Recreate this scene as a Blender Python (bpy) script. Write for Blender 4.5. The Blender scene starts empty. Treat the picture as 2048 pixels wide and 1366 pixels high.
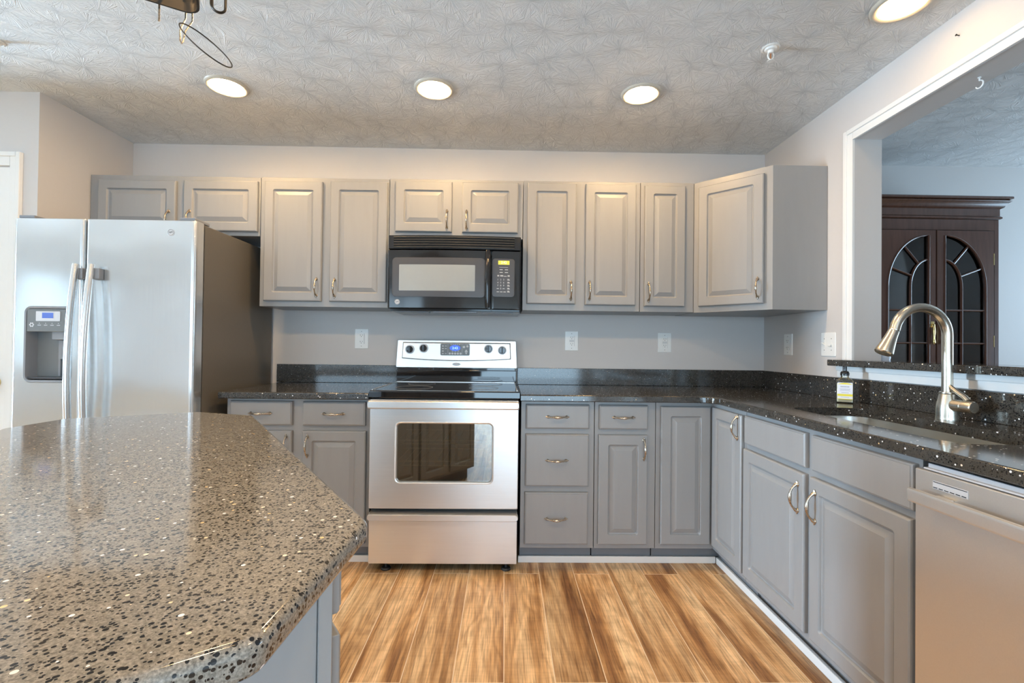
import bpy, bmesh, math, random
from mathutils import Vector, Matrix
random.seed(7)
C = bpy.context.scene.collection
SC = bpy.context.scene
PI = math.pi

# ------------------------------------------------------------------ camera, sky, exposure
cam = bpy.data.cameras.new('camera')
cam.sensor_width = 36.0
cam.lens = 931.0 / 2048 * 36
cam.clip_start = 0.02
co = bpy.data.objects.new('camera', cam)
C.objects.link(co)
yaw, pitch, roll = 0.0164, 0.011, 0.0117
Fw = Vector((math.sin(yaw) * math.cos(pitch), math.cos(yaw) * math.cos(pitch), math.sin(pitch)))
R0 = Vector((math.cos(yaw), -math.sin(yaw), 0))
U0 = R0.cross(Fw)
R1 = R0 * math.cos(roll) + U0 * math.sin(roll)
U1 = U0 * math.cos(roll) - R0 * math.sin(roll)
m = Matrix((R1, U1, -Fw)).transposed().to_4x4()
m.translation = (0, 0, 1.154)
co.matrix_world = m
SC.camera = co

SC.view_settings.view_transform = 'Standard'
SC.view_settings.look = 'None'
SC.view_settings.gamma = 1.0
SC.view_settings.use_curve_mapping = False
SC.view_settings.exposure = 0.42
SC.cycles.use_denoising = True
SC.cycles.max_bounces = 10
SC.cycles.diffuse_bounces = 6
SC.cycles.glossy_bounces = 5
SC.cycles.transmission_bounces = 6
SC.cycles.transparent_max_bounces = 12
SC.cycles.sample_clamp_indirect = 6.0
SC.cycles.caustics_reflective = False
SC.cycles.caustics_refractive = False

SKY = 1.0
world = bpy.data.worlds.new('World')
SC.world = world
world.use_nodes = True
wn = world.node_tree
wn.nodes.clear()
wo = wn.nodes.new('ShaderNodeOutputWorld')
wb = wn.nodes.new('ShaderNodeBackground')
wr = wn.nodes.new('ShaderNodeValToRGB')
wg = wn.nodes.new('ShaderNodeTexCoord')
ws = wn.nodes.new('ShaderNodeSeparateXYZ')
wm = wn.nodes.new('ShaderNodeMapRange')
wm.inputs[1].default_value = -1
wm.inputs[2].default_value = 1
wn.links.new(wg.outputs['Generated'], ws.inputs[0])
wn.links.new(ws.outputs[2], wm.inputs[0])
wn.links.new(wm.outputs[0], wr.inputs[0])
wn.links.new(wr.outputs[0], wb.inputs[0])
wn.links.new(wb.outputs[0], wo.inputs[0])
e = wr.color_ramp.elements
e[0].position = 0.40
e[0].color = (0.30, 0.36, 0.26, 1)
e[1].position = 0.60
e[1].color = (0.80, 0.93, 1.10, 1)
x = wr.color_ramp.elements.new(0.51)
x.color = (0.50, 0.60, 0.52, 1)
wb.inputs[1].default_value = SKY


def daylight(name, loc, rot, sx, sy, power, col):
    l = bpy.data.lights.new(name, 'AREA')
    l.shape = 'RECTANGLE'
    l.size = sx
    l.size_y = sy
    l.energy = power
    l.color = col
    o = bpy.data.objects.new(name, l)
    C.objects.link(o)
    o.location = loc
    o.rotation_euler = rot
    return o


# daylight entering by the glazed openings behind the camera and in the dining room, plus an added breakfast fill
DAY = (0.53, 0.77, 1.0)
daylight('side_daylight', (-6.38, 1.80, 1.02), (PI / 2 - 0.06, 0, -PI / 2), 0.44, 1.9, 370, DAY)
daylight('patio_daylight', (0.43, -3.18, 0.92), (PI / 2, 0, 0), 2.1, 1.6, 78, DAY)
daylight('added_breakfast_fill', (-2.95, -3.18, 1.45), (PI / 2 + 0.40, 0, 0), 1.7, 1.4, 38, DAY)  # fill light added with an invented window to brighten the cabinets
daylight('small_window_daylight', (-6.38, -2.1, 1.45), (PI / 2, 0, -PI / 2), 0.9, 1.2, 7, DAY)
daylight('dining_daylight', (4.78, 2.10, 1.45), (PI / 2 + 0.45, 0, PI / 2), 1.0, 1.4, 36, DAY)

CAN_STRENGTH = 172.0
CAN_COL = (1.0, 0.64, 0.29)


# ------------------------------------------------------------------ materials
def nmat(name):
    mt = bpy.data.materials.new(name)
    mt.use_nodes = True
    nt = mt.node_tree
    return mt, nt, nt.nodes['Principled BSDF']


def N(nt, typ, **kw):
    n = nt.nodes.new(typ)
    for k, v in kw.items():
        if isinstance(k, str) and hasattr(n, k):
            setattr(n, k, v)
    return n


def ramp(nt, stops):
    r = nt.nodes.new('ShaderNodeValToRGB')
    el = r.color_ramp.elements
    while len(el) < len(stops):
        el.new(0.5)
    for s, (p, c) in zip(el, stops):
        s.position = p
        s.color = (*c, 1) if len(c) == 3 else c
    return r


def coords(nt, scale=(1, 1, 1), kind='Object', rot=(0, 0, 0)):
    t = nt.nodes.new('ShaderNodeTexCoord')
    mp = nt.nodes.new('ShaderNodeMapping')
    mp.inputs['Scale'].default_value = scale
    mp.inputs['Rotation'].default_value = rot
    if kind == 'Position':
        g = nt.nodes.new('ShaderNodeNewGeometry')
        nt.links.new(g.outputs['Position'], mp.inputs[0])
    else:
        nt.links.new(t.outputs[kind], mp.inputs[0])
    return mp.outputs[0]


def noise(nt, vec, scale, detail=3, rough=0.5, dist=0.0):
    n = nt.nodes.new('ShaderNodeTexNoise')
    n.inputs['Scale'].default_value = scale
    n.inputs['Detail'].default_value = detail
    n.inputs['Roughness'].default_value = rough
    n.inputs['Distortion'].default_value = dist
    nt.links.new(vec, n.inputs['Vector'])
    return n


def math_(nt, op, a, b=None, clamp=False):
    n = nt.nodes.new('ShaderNodeMath')
    n.operation = op
    n.use_clamp = clamp
    for i, v in enumerate((a, b)):
        if v is None:
            continue
        if isinstance(v, (int, float)):
            n.inputs[i].default_value = v
        else:
            nt.links.new(v, n.inputs[i])
    return n.outputs[0]


def mix(nt, fac, a, b, blend='MIX'):
    n = nt.nodes.new('ShaderNodeMix')
    n.data_type = 'RGBA'
    n.blend_type = blend
    for idx, v in ((0, fac), (6, a), (7, b)):
        if isinstance(v, (int, float)):
            n.inputs[idx].default_value = v
        elif isinstance(v, tuple):
            n.inputs[idx].default_value = (*v, 1)
        else:
            nt.links.new(v, n.inputs[idx])
    return n.outputs[2]


def bump(nt, bs, h, strength, dist):
    b = nt.nodes.new('ShaderNodeBump')
    b.inputs['Strength'].default_value = strength
    b.inputs['Distance'].default_value = dist
    nt.links.new(h, b.inputs['Height'])
    nt.links.new(b.outputs[0], bs.inputs['Normal'])


def simple(name, col, rough=0.5, metal=0.0, var=0.04, scale=25, bmp=0.0, spec=0.5, emis=None, estr=0.0, stretch=(1, 1, 1), coat=0.0):
    mt, nt, bs = nmat(name)
    v = coords(nt, stretch)
    n = noise(nt, v, scale, 4)
    c2 = tuple(max(0, c * (1 - var)) for c in col)
    c1 = tuple(min(1, c * (1 + var)) for c in col)
    nt.links.new(mix(nt, n.outputs[0], c2, c1), bs.inputs['Base Color'])
    bs.inputs['Roughness'].default_value = rough
    bs.inputs['Metallic'].default_value = metal
    bs.inputs['Specular IOR Level'].default_value = spec
    bs.inputs['Coat Weight'].default_value = coat
    if bmp:
        bump(nt, bs, n.outputs[0], 0.5, bmp)
    if emis:
        bs.inputs['Emission Color'].default_value = (*emis, 1)
        bs.inputs['Emission Strength'].default_value = estr
    return mt


def steel(name, col, rough, stretch, wav=0.0, metal=1.0):
    mt, nt, bs = nmat(name)
    v = coords(nt, stretch)
    n = noise(nt, v, 6, 5, 0.65)
    nt.links.new(mix(nt, n.outputs[0], tuple(c * 0.93 for c in col), tuple(min(1, c * 1.05) for c in col)), bs.inputs['Base Color'])
    bs.inputs['Metallic'].default_value = metal
    mr = nt.nodes.new('ShaderNodeMapRange')
    mr.inputs[3].default_value = rough * 0.8
    mr.inputs[4].default_value = rough * 1.25
    nt.links.new(n.outputs[0], mr.inputs[0])
    nt.links.new(mr.outputs[0], bs.inputs['Roughness'])
    if wav:
        n2 = noise(nt, coords(nt, (1.2, 1.2, 2.2)), 1.6, 1)
        bump(nt, bs, n2.outputs[0], 1.0, wav)
    return mt


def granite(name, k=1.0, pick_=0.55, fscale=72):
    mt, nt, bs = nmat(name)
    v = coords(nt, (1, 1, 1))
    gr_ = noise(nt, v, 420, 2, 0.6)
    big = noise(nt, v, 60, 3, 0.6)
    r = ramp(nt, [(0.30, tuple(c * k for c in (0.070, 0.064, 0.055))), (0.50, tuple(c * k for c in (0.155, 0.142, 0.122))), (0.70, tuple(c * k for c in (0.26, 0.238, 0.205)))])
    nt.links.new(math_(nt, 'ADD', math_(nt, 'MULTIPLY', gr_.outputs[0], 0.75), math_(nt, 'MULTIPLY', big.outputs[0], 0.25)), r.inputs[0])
    vo = N(nt, 'ShaderNodeTexVoronoi')
    vo.inputs['Scale'].default_value = 230
    nt.links.new(v, vo.inputs['Vector'])
    sp = nt.nodes.new('ShaderNodeSeparateColor')
    nt.links.new(vo.outputs['Color'], sp.inputs[0])
    dot = math_(nt, 'LESS_THAN', vo.outputs['Distance'], math_(nt, 'ADD', 0.15, math_(nt, 'MULTIPLY', sp.outputs[1], 0.42)))
    dot = math_(nt, 'MULTIPLY', dot, math_(nt, 'GREATER_THAN', sp.outputs[0], 0.30))
    base_ = mix(nt, dot, r.outputs[0], (0.010, 0.010, 0.011))
    # mirror flecks
    v2 = N(nt, 'ShaderNodeTexVoronoi')
    v2.inputs['Scale'].default_value = fscale
    nt.links.new(v, v2.inputs['Vector'])
    s2 = nt.nodes.new('ShaderNodeSeparateColor')
    nt.links.new(v2.outputs['Color'], s2.inputs[0])
    size = math_(nt, 'MULTIPLY', s2.outputs[1], 0.24 if k > 0.5 else 0.22)
    near = math_(nt, 'LESS_THAN', v2.outputs['Distance'], size)
    pick = math_(nt, 'GREATER_THAN', s2.outputs[0], pick_)
    fl = math_(nt, 'MULTIPLY', near, pick)
    fc = ramp(nt, [(0.0, (0.75, 0.78, 0.85)), (0.8, (0.95, 0.95, 0.95)), (0.92, (0.9, 0.62, 0.3))])
    nt.links.new(s2.outputs[2], fc.inputs[0])
    nt.links.new(mix(nt, fl, base_, fc.outputs[0]), bs.inputs['Base Color'])
    bs.inputs['Roughness'].default_value = 0.09
    bs.inputs['IOR'].default_value = 1.55
    return mt


def wood_floor(name):
    mt, nt, bs = nmat(name)
    g = nt.nodes.new('ShaderNodeNewGeometry')
    sx = nt.nodes.new('ShaderNodeSeparateXYZ')
    nt.links.new(g.outputs['Position'], sx.inputs[0])
    X = math_(nt, 'ADD', sx.outputs[0], 8.9 - 0.012)
    Y = math_(nt, 'ADD', sx.outputs[1], 20.35)
    cb = nt.nodes.new('ShaderNodeCombineXYZ')
    nt.links.new(Y, cb.inputs[0])
    nt.links.new(X, cb.inputs[1])
    br = nt.nodes.new('ShaderNodeTexBrick')
    br.offset = 0.37
    br.offset_frequency = 2
    br.inputs['Scale'].default_value = 1
    br.inputs['Brick Width'].default_value = 1.22
    br.inputs['Row Height'].default_value = 0.178
    br.inputs['Mortar Size'].default_value = 0.0016
    br.inputs['Mortar Smooth'].default_value = 0.2
    br.inputs['Color1'].default_value = (0, 0, 0, 1)
    br.inputs['Color2'].default_value = (1, 1, 1, 1)
    nt.links.new(cb.outputs[0], br.inputs['Vector'])
    sb = nt.nodes.new('ShaderNodeSeparateColor')
    nt.links.new(br.outputs['Color'], sb.inputs[0])
    rnd = sb.outputs[0]
    row = math_(nt, 'FLOOR', math_(nt, 'DIVIDE', X, 0.178))
    seed = math_(nt, 'ADD', math_(nt, 'MULTIPLY', rnd, 37.0), math_(nt, 'MULTIPLY', row, 3.7))
    # broad streaks along the plank
    c1 = nt.nodes.new('ShaderNodeCombineXYZ')
    nt.links.new(math_(nt, 'MULTIPLY', X, 13.0), c1.inputs[0])
    nt.links.new(math_(nt, 'MULTIPLY', Y, 0.9), c1.inputs[1])
    nt.links.new(seed, c1.inputs[2])
    n1 = noise(nt, c1.outputs[0], 1.0, 3, 0.55, 0.25)
    # fine grain
    c2 = nt.nodes.new('ShaderNodeCombineXYZ')
    nt.links.new(math_(nt, 'MULTIPLY', X, 210.0), c2.inputs[0])
    nt.links.new(math_(nt, 'MULTIPLY', Y, 7.0), c2.inputs[1])
    nt.links.new(seed, c2.inputs[2])
    n2 = noise(nt, c2.outputs[0], 1.0, 4, 0.6, 0.4)
    # saw marks across the plank
    c3 = nt.nodes.new('ShaderNodeCombineXYZ')
    nt.links.new(math_(nt, 'MULTIPLY', X, 9.0), c3.inputs[0])
    nt.links.new(math_(nt, 'MULTIPLY', Y, 75.0), c3.inputs[1])
    nt.links.new(seed, c3.inputs[2])
    n3 = noise(nt, c3.outputs[0], 1.0, 2, 0.5, 0.2)
    # growth rings
    c4 = nt.nodes.new('ShaderNodeCombineXYZ')
    nt.links.new(math_(nt, 'MULTIPLY', X, 6.5), c4.inputs[0])
    nt.links.new(math_(nt, 'MULTIPLY', Y, 1.1), c4.inputs[1])
    nt.links.new(seed, c4.inputs[2])
    n4 = noise(nt, c4.outputs[0], 1.0, 2, 0.45, 0.6)
    rings = math_(nt, 'SINE', math_(nt, 'MULTIPLY', n4.outputs[0], 70.0))
    base = ramp(nt, [(0.33, (0.26, 0.12, 0.042)), (0.42, (0.46, 0.25, 0.10)), (0.50, (0.64, 0.40, 0.20)), (0.66, (0.80, 0.58, 0.34))])
    nt.links.new(n1.outputs[0], base.inputs[0])
    grain = ramp(nt, [(0.34, (0.50, 0.46, 0.42)), (0.52, (1.0, 1.0, 1.0)), (0.70, (1.22, 1.20, 1.16))])
    nt.links.new(n2.outputs[0], grain.inputs[0])
    col = mix(nt, 0.85, base.outputs[0], grain.outputs[0], 'MULTIPLY')
    saw = ramp(nt, [(0.35, (0.86, 0.84, 0.82)), (0.6, (1.06, 1.06, 1.06))])
    nt.links.new(n3.outputs[0], saw.inputs[0])
    col = mix(nt, 0.45, col, saw.outputs[0], 'MULTIPLY')
    rr = ramp(nt, [(0.0, (0.80, 0.76, 0.72)), (0.5, (1.0, 1.0, 1.0)), (1.0, (1.12, 1.12, 1.12))])
    nt.links.new(math_(nt, 'ADD', math_(nt, 'MULTIPLY', rings, 0.5), 0.5), rr.inputs[0])
    col = mix(nt, 0.80, col, rr.outputs[0], 'MULTIPLY')
    tone = ramp(nt, [(0.0, (0.74, 0.71, 0.66)), (0.5, (0.98, 0.97, 0.95)), (1.0, (1.14, 1.14, 1.14))])
    nt.links.new(rnd, tone.inputs[0])
    col = mix(nt, 1.0, col, tone.outputs[0], 'MULTIPLY')
    col = mix(nt, math_(nt, 'MULTIPLY', br.outputs['Fac'], 0.8), col, (0.92, 0.76, 0.56))
    nt.links.new(col, bs.inputs['Base Color'])
    bs.inputs['Roughness'].default_value = 0.42
    h = math_(nt, 'ADD', math_(nt, 'MULTIPLY', n2.outputs[0], 0.6), math_(nt, 'MULTIPLY', n3.outputs[0], 0.4))
    bump(nt, bs, h, 0.35, 0.0012)
    return mt


def ceiling_mat(name):
    mt, nt, bs = nmat(name)
    pos = coords(nt, (1, 1, 1), 'Position')
    wob = noise(nt, pos, 5.0, 2)
    vm = nt.nodes.new('ShaderNodeVectorMath')
    vm.operation = 'MULTIPLY_ADD'
    nt.links.new(wob.outputs['Color'], vm.inputs[0])
    vm.inputs[1].default_value = (0.06, 0.06, 0)
    nt.links.new(pos, vm.inputs[2])
    hs = []
    for k, (sc, off) in enumerate(((7.5, (0, 0, 0)), (9.5, (3.3, 1.7, 0)))):
        mp = nt.nodes.new('ShaderNodeMapping')
        mp.inputs['Location'].default_value = off
        nt.links.new(vm.outputs[0], mp.inputs[0])
        vo = nt.nodes.new('ShaderNodeTexVoronoi')
        vo.voronoi_dimensions = '2D'
        vo.inputs['Scale'].default_value = sc
        nt.links.new(mp.outputs[0], vo.inputs['Vector'])
        d = nt.nodes.new('ShaderNodeVectorMath')
        d.operation = 'SUBTRACT'
        nt.links.new(mp.outputs[0], d.inputs[0])
        nt.links.new(vo.outputs['Position'], d.inputs[1])
        s = nt.nodes.new('ShaderNodeSeparateXYZ')
        nt.links.new(d.outputs[0], s.inputs[0])
        ang = math_(nt, 'ARCTAN2', s.outputs[1], s.outputs[0])
        ln = nt.nodes.new('ShaderNodeVectorMath')
        ln.operation = 'LENGTH'
        nt.links.new(d.outputs[0], ln.inputs[0])
        cs = nt.nodes.new('ShaderNodeSeparateColor')
        nt.links.new(vo.outputs['Color'], cs.inputs[0])
        cb = nt.nodes.new('ShaderNodeCombineXYZ')
        nt.links.new(math_(nt, 'MULTIPLY', ang, 11.0), cb.inputs[0])
        nt.links.new(math_(nt, 'MULTIPLY', ln.outputs['Value'], 75.0), cb.inputs[1])
        nt.links.new(math_(nt, 'MULTIPLY', cs.outputs[0], 90.0), cb.inputs[2])
        nz = noise(nt, cb.outputs[0], 1.0, 2, 0.5, 1.2)
        mr = nt.nodes.new('ShaderNodeMapRange')
        mr.inputs[1].default_value = 0.52
        mr.inputs[2].default_value = 0.62
        nt.links.new(nz.outputs[0], mr.inputs[0])
        fade = nt.nodes.new('ShaderNodeMapRange')
        fade.inputs[1].default_value = 0.008
        fade.inputs[2].default_value = 0.030
        nt.links.new(ln.outputs['Value'], fade.inputs[0])
        hs.append(math_(nt, 'MULTIPLY', mr.outputs[0], fade.outputs[0]))
    h = math_(nt, 'MAXIMUM', hs[0], math_(nt, 'MULTIPLY', hs[1], 0.7))
    fine = noise(nt, pos, 90, 3)
    h = math_(nt, 'ADD', h, math_(nt, 'MULTIPLY', fine.outputs[0], 0.25))
    bs.inputs['Base Color'].default_value = (0.82, 0.82, 0.815, 1)
    bs.inputs['Roughness'].default_value = 0.8
    bump(nt, bs, h, 0.70, 0.0052)
    return mt


def pane(name, tint, refl=0.06, rough=0.02):
    mt = bpy.data.materials.new(name)
    mt.use_nodes = True
    nt = mt.node_tree
    nt.nodes.clear()
    out = nt.nodes.new('ShaderNodeOutputMaterial')
    tr = nt.nodes.new('ShaderNodeBsdfTransparent')
    tr.inputs[0].default_value = (*tint, 1)
    gl = nt.nodes.new('ShaderNodeBsdfGlossy')
    gl.inputs['Roughness'].default_value = rough
    n = noise(nt, coords(nt), 3, 1)
    fr = nt.nodes.new('ShaderNodeFresnel')
    fr.inputs['IOR'].default_value = 1.5
    f = math_(nt, 'ADD', fr.outputs[0], math_(nt, 'ADD', refl, math_(nt, 'MULTIPLY', n.outputs[0], 0.01)), True)
    mx = nt.nodes.new('ShaderNodeMixShader')
    nt.links.new(f, mx.inputs[0])
    nt.links.new(tr.outputs[0], mx.inputs[1])
    nt.links.new(gl.outputs[0], mx.inputs[2])
    nt.links.new(mx.outputs[0], out.inputs[0])
    return mt


M = dict(
    wall=simple('wall_paint', (0.615, 0.590, 0.575), 0.6, var=0.012, scale=60, bmp=0.0004),
    ceil=ceiling_mat('stomped_ceiling_plaster'),
    trim=simple('white_trim_paint', (0.80, 0.79, 0.77), 0.35, var=0.015),
    floor=wood_floor('oak_plank_floor'),
    cab=simple('grey_cabinet_paint', (0.300, 0.302, 0.304), 0.33, var=0.05, scale=5, bmp=0.0008, stretch=(6, 6, 1)),
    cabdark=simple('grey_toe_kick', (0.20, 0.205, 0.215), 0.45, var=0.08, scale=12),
    granite=granite('black_sparkle_quartz', 0.34, 0.22, 66),
    granite_lightened=granite('reflection_lightened_quartz', 1.45, 0.50, 82),  # same black quartz, colour lightened to stand in for the reflected room
    fridge=steel('brushed_steel_vertical', (0.70, 0.71, 0.71), 0.20, (60, 60, 1.0), 0.010, 0.85),
    steel=steel('brushed_steel_horizontal', (0.75, 0.74, 0.725), 0.33, (0.8, 60, 60), 0.0, 0.82),
    sinksteel=steel('sink_steel', (0.74, 0.72, 0.67), 0.30, (1.5, 1.5, 1.5)),
    nickel=steel('brushed_nickel', (0.74, 0.68, 0.58), 0.24, (30, 30, 30)),
    bronze=steel('antique_bronze', (0.52, 0.44, 0.35), 0.27, (40, 40, 40)),
    rackmetal=steel('dark_bronze_iron', (0.045, 0.038, 0.030), 0.48, (20, 20, 20), 0.0, 0.6),
    brass=steel('polished_brass', (0.85, 0.66, 0.30), 0.18, (20, 20, 20)),
    fridgeside=simple('dark_appliance_side', (0.125, 0.112, 0.092), 0.36, var=0.10, scale=160, bmp=0.0006),
    black=simple('black_gloss', (0.012, 0.012, 0.013), 0.10, var=0.2),
    blackglass=simple('black_ceramic_glass', (0.010, 0.010, 0.011), 0.05, var=0.2, coat=0.3),
    blackmat=simple('black_plastic', (0.02, 0.02, 0.02), 0.5, var=0.15),
    void=simple('dark_void', (0.006, 0.006, 0.006), 0.8),
    greyplas=simple('grey_plastic', (0.26, 0.27, 0.29), 0.32, var=0.05),
    midgrey=simple('mid_grey_panel', (0.17, 0.18, 0.185), 0.3, var=0.04),
    darkplas=simple('charcoal_panel', (0.055, 0.055, 0.062), 0.3, var=0.05),
    silver=simple('silver_plastic', (0.62, 0.63, 0.66), 0.3, var=0.03),
    white=simple('white_plastic', (0.82, 0.82, 0.80), 0.3, var=0.02),
    slot=simple('outlet_slots', (0.10, 0.10, 0.10), 0.6),
    greybtn=simple('light_grey_ink', (0.60, 0.61, 0.62), 0.45, var=0.03),
    ovenin=simple('oven_enamel', (0.20, 0.205, 0.18), 0.35, var=0.15),
    rackwire=steel('oven_rack_wire', (0.80, 0.74, 0.58), 0.3, (20, 20, 20)),
    ovenglass=pane('oven_window_glass', (0.62, 0.68, 0.60), 0.36),
    micglass=pane('microwave_window_glass', (0.10, 0.11, 0.11), 0.28, 0.03),
    lcdblue=simple('blue_display', (0.02, 0.05, 0.30), 0.2, emis=(0.06, 0.14, 0.75), estr=0.8),
    lcddigit=simple('cyan_digits', (0.4, 0.7, 0.9), 0.3, emis=(0.45, 0.85, 1.0), estr=0.9),
    lcdgreen=simple('amber_green_display', (0.35, 0.33, 0.02), 0.3, emis=(0.46, 0.42, 0.05), estr=0.9),
    lcdgdigit=simple('pale_green_digits', (0.6, 0.9, 0.5), 0.3, emis=(0.65, 1.0, 0.55), estr=1.0),
    lcdfridge=simple('fridge_display', (0.05, 0.09, 0.32), 0.3, emis=(0.08, 0.14, 0.42), estr=0.6),
    bulb=simple('lamp_lens', (1, 1, 1), 0.4, emis=CAN_COL, estr=CAN_STRENGTH),
    bulbdim=simple('dimmer_lamp_lens', (1, 1, 1), 0.4, emis=CAN_COL, estr=CAN_STRENGTH * 0.14),
    cone=simple('lamp_reflector', (0.60, 0.56, 0.48), 0.35, var=0.02),
    mahog=simple('mahogany_wood', (0.088, 0.038, 0.024), 0.25, var=0.35, scale=9, stretch=(6, 6, 0.7), coat=0.4),
    mahogdark=simple('mahogany_inside', (0.035, 0.022, 0.018), 0.5, var=0.3, scale=8),
    glass=pane('cabinet_glass', (0.80, 0.84, 0.86), 0.05),
    shelfglass=pane('glass_shelf', (0.70, 0.80, 0.80), 0.20),
    soapglass=None, soapliq=None,
    label=simple('paper_label', (0.80, 0.80, 0.84), 0.5, var=0.02),
    yellow=simple('yellow_print', (0.85, 0.72, 0.05), 0.5, var=0.05),
    ink=simple('grey_print', (0.40, 0.40, 0.48), 0.5),
    porcelain=simple('blue_white_porcelain', (0.62, 0.66, 0.74), 0.15, var=0.25, scale=60),
    rust=simple('fusible_link', (0.42, 0.18, 0.08), 0.4),
    micwin=simple('microwave_window_painted_reflection', (0.33, 0.36, 0.37), 0.12, var=0.03),  # pale grey stands in for ceiling and wall reflected in the window
    louvre=simple('glossy_dark_louvre', (0.05, 0.05, 0.048), 0.22, var=0.1),
    lawn=simple('lawn', (0.12, 0.22, 0.07), 0.9, var=0.3, scale=4),
    seam=simple('dark_seam', (0.05, 0.05, 0.055), 0.6),
)
def clear(name, col, rough, ior, trans=1.0):
    mt, nt, bs = nmat(name)
    n = noise(nt, coords(nt), 20, 2)
    nt.links.new(mix(nt, n.outputs[0], tuple(c * 0.96 for c in col), col), bs.inputs['Base Color'])
    bs.inputs['Roughness'].default_value = rough
    bs.inputs['IOR'].default_value = ior
    bs.inputs['Transmission Weight'].default_value = trans
    return mt
M['soapglass'] = pane('soap_bottle_glass', (0.97, 0.97, 0.93), 0.03)
M['soapliq'] = clear('pale_soap', (0.95, 0.88, 0.62), 0.05, 1.33, 0.10)


# ------------------------------------------------------------------ mesh building
def frame(o, n, v=(0, 0, 1)):
    n = Vector(n).normalized()
    v = Vector(v).normalized()
    u = v.cross(n)
    mm = Matrix((u, v, n)).transposed().to_4x4()
    mm.translation = Vector(o)
    return mm


I4 = Matrix.Identity(4)


def rrect(a0, a1, b0, b1, r, seg=4):
    r = min(r, (a1 - a0) / 2 - 1e-5, (b1 - b0) / 2 - 1e-5)
    r = max(r, 1e-5)
    pts = []
    for cx, cy, st in ((a1 - r, b1 - r, 0), (a0 + r, b1 - r, 90), (a0 + r, b0 + r, 180), (a1 - r, b0 + r, 270)):
        for k in range(seg + 1):
            t = math.radians(st + 90 * k / seg)
            pts.append((cx + r * math.cos(t), cy + r * math.sin(t)))
    return pts


def round_poly(poly, r, seg=5):
    out = []
    n = len(poly)
    for i in range(n):
        p0, p, p1 = Vector(poly[i - 1]), Vector(poly[i]), Vector(poly[(i + 1) % n])
        rr = r[i] if isinstance(r, (list, tuple)) else r
        if rr < 1e-6:
            out.append(tuple(p))
            continue
        d0, d1 = (p0 - p).normalized(), (p1 - p).normalized()
        ang = d0.angle(d1)
        t = rr / math.tan(ang / 2)
        t = min(t, (p0 - p).length * 0.49, (p1 - p).length * 0.49)
        a, b = p + d0 * t, p + d1 * t
        for k in range(seg + 1):
            s = k / seg
            out.append(tuple(a * (1 - s) ** 2 + p * 2 * s * (1 - s) + b * s ** 2))
    return out


def area2(poly):
    return sum(poly[i - 1][0] * poly[i][1] - poly[i][0] * poly[i - 1][1] for i in range(len(poly)))


def offset_poly(poly, d):
    """inset a counter-clockwise polygon by d"""
    n = len(poly)
    out = []
    for i in range(n):
        p0, p, p1 = Vector(poly[i - 1]), Vector(poly[i]), Vector(poly[(i + 1) % n])
        e0, e1 = (p - p0), (p1 - p)
        if e0.length < 1e-9 or e1.length < 1e-9:
            e0 = e1 = (p1 - p0)
        e0, e1 = e0.normalized(), e1.normalized()
        n0, n1 = Vector((-e0.y, e0.x)), Vector((-e1.y, e1.x))
        b = n0 + n1
        if b.length < 1e-6:
            b = n0
        b.normalize()
        out.append(tuple(p + b * (d / max(0.3, b.dot(n0)))))
    return out


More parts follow.
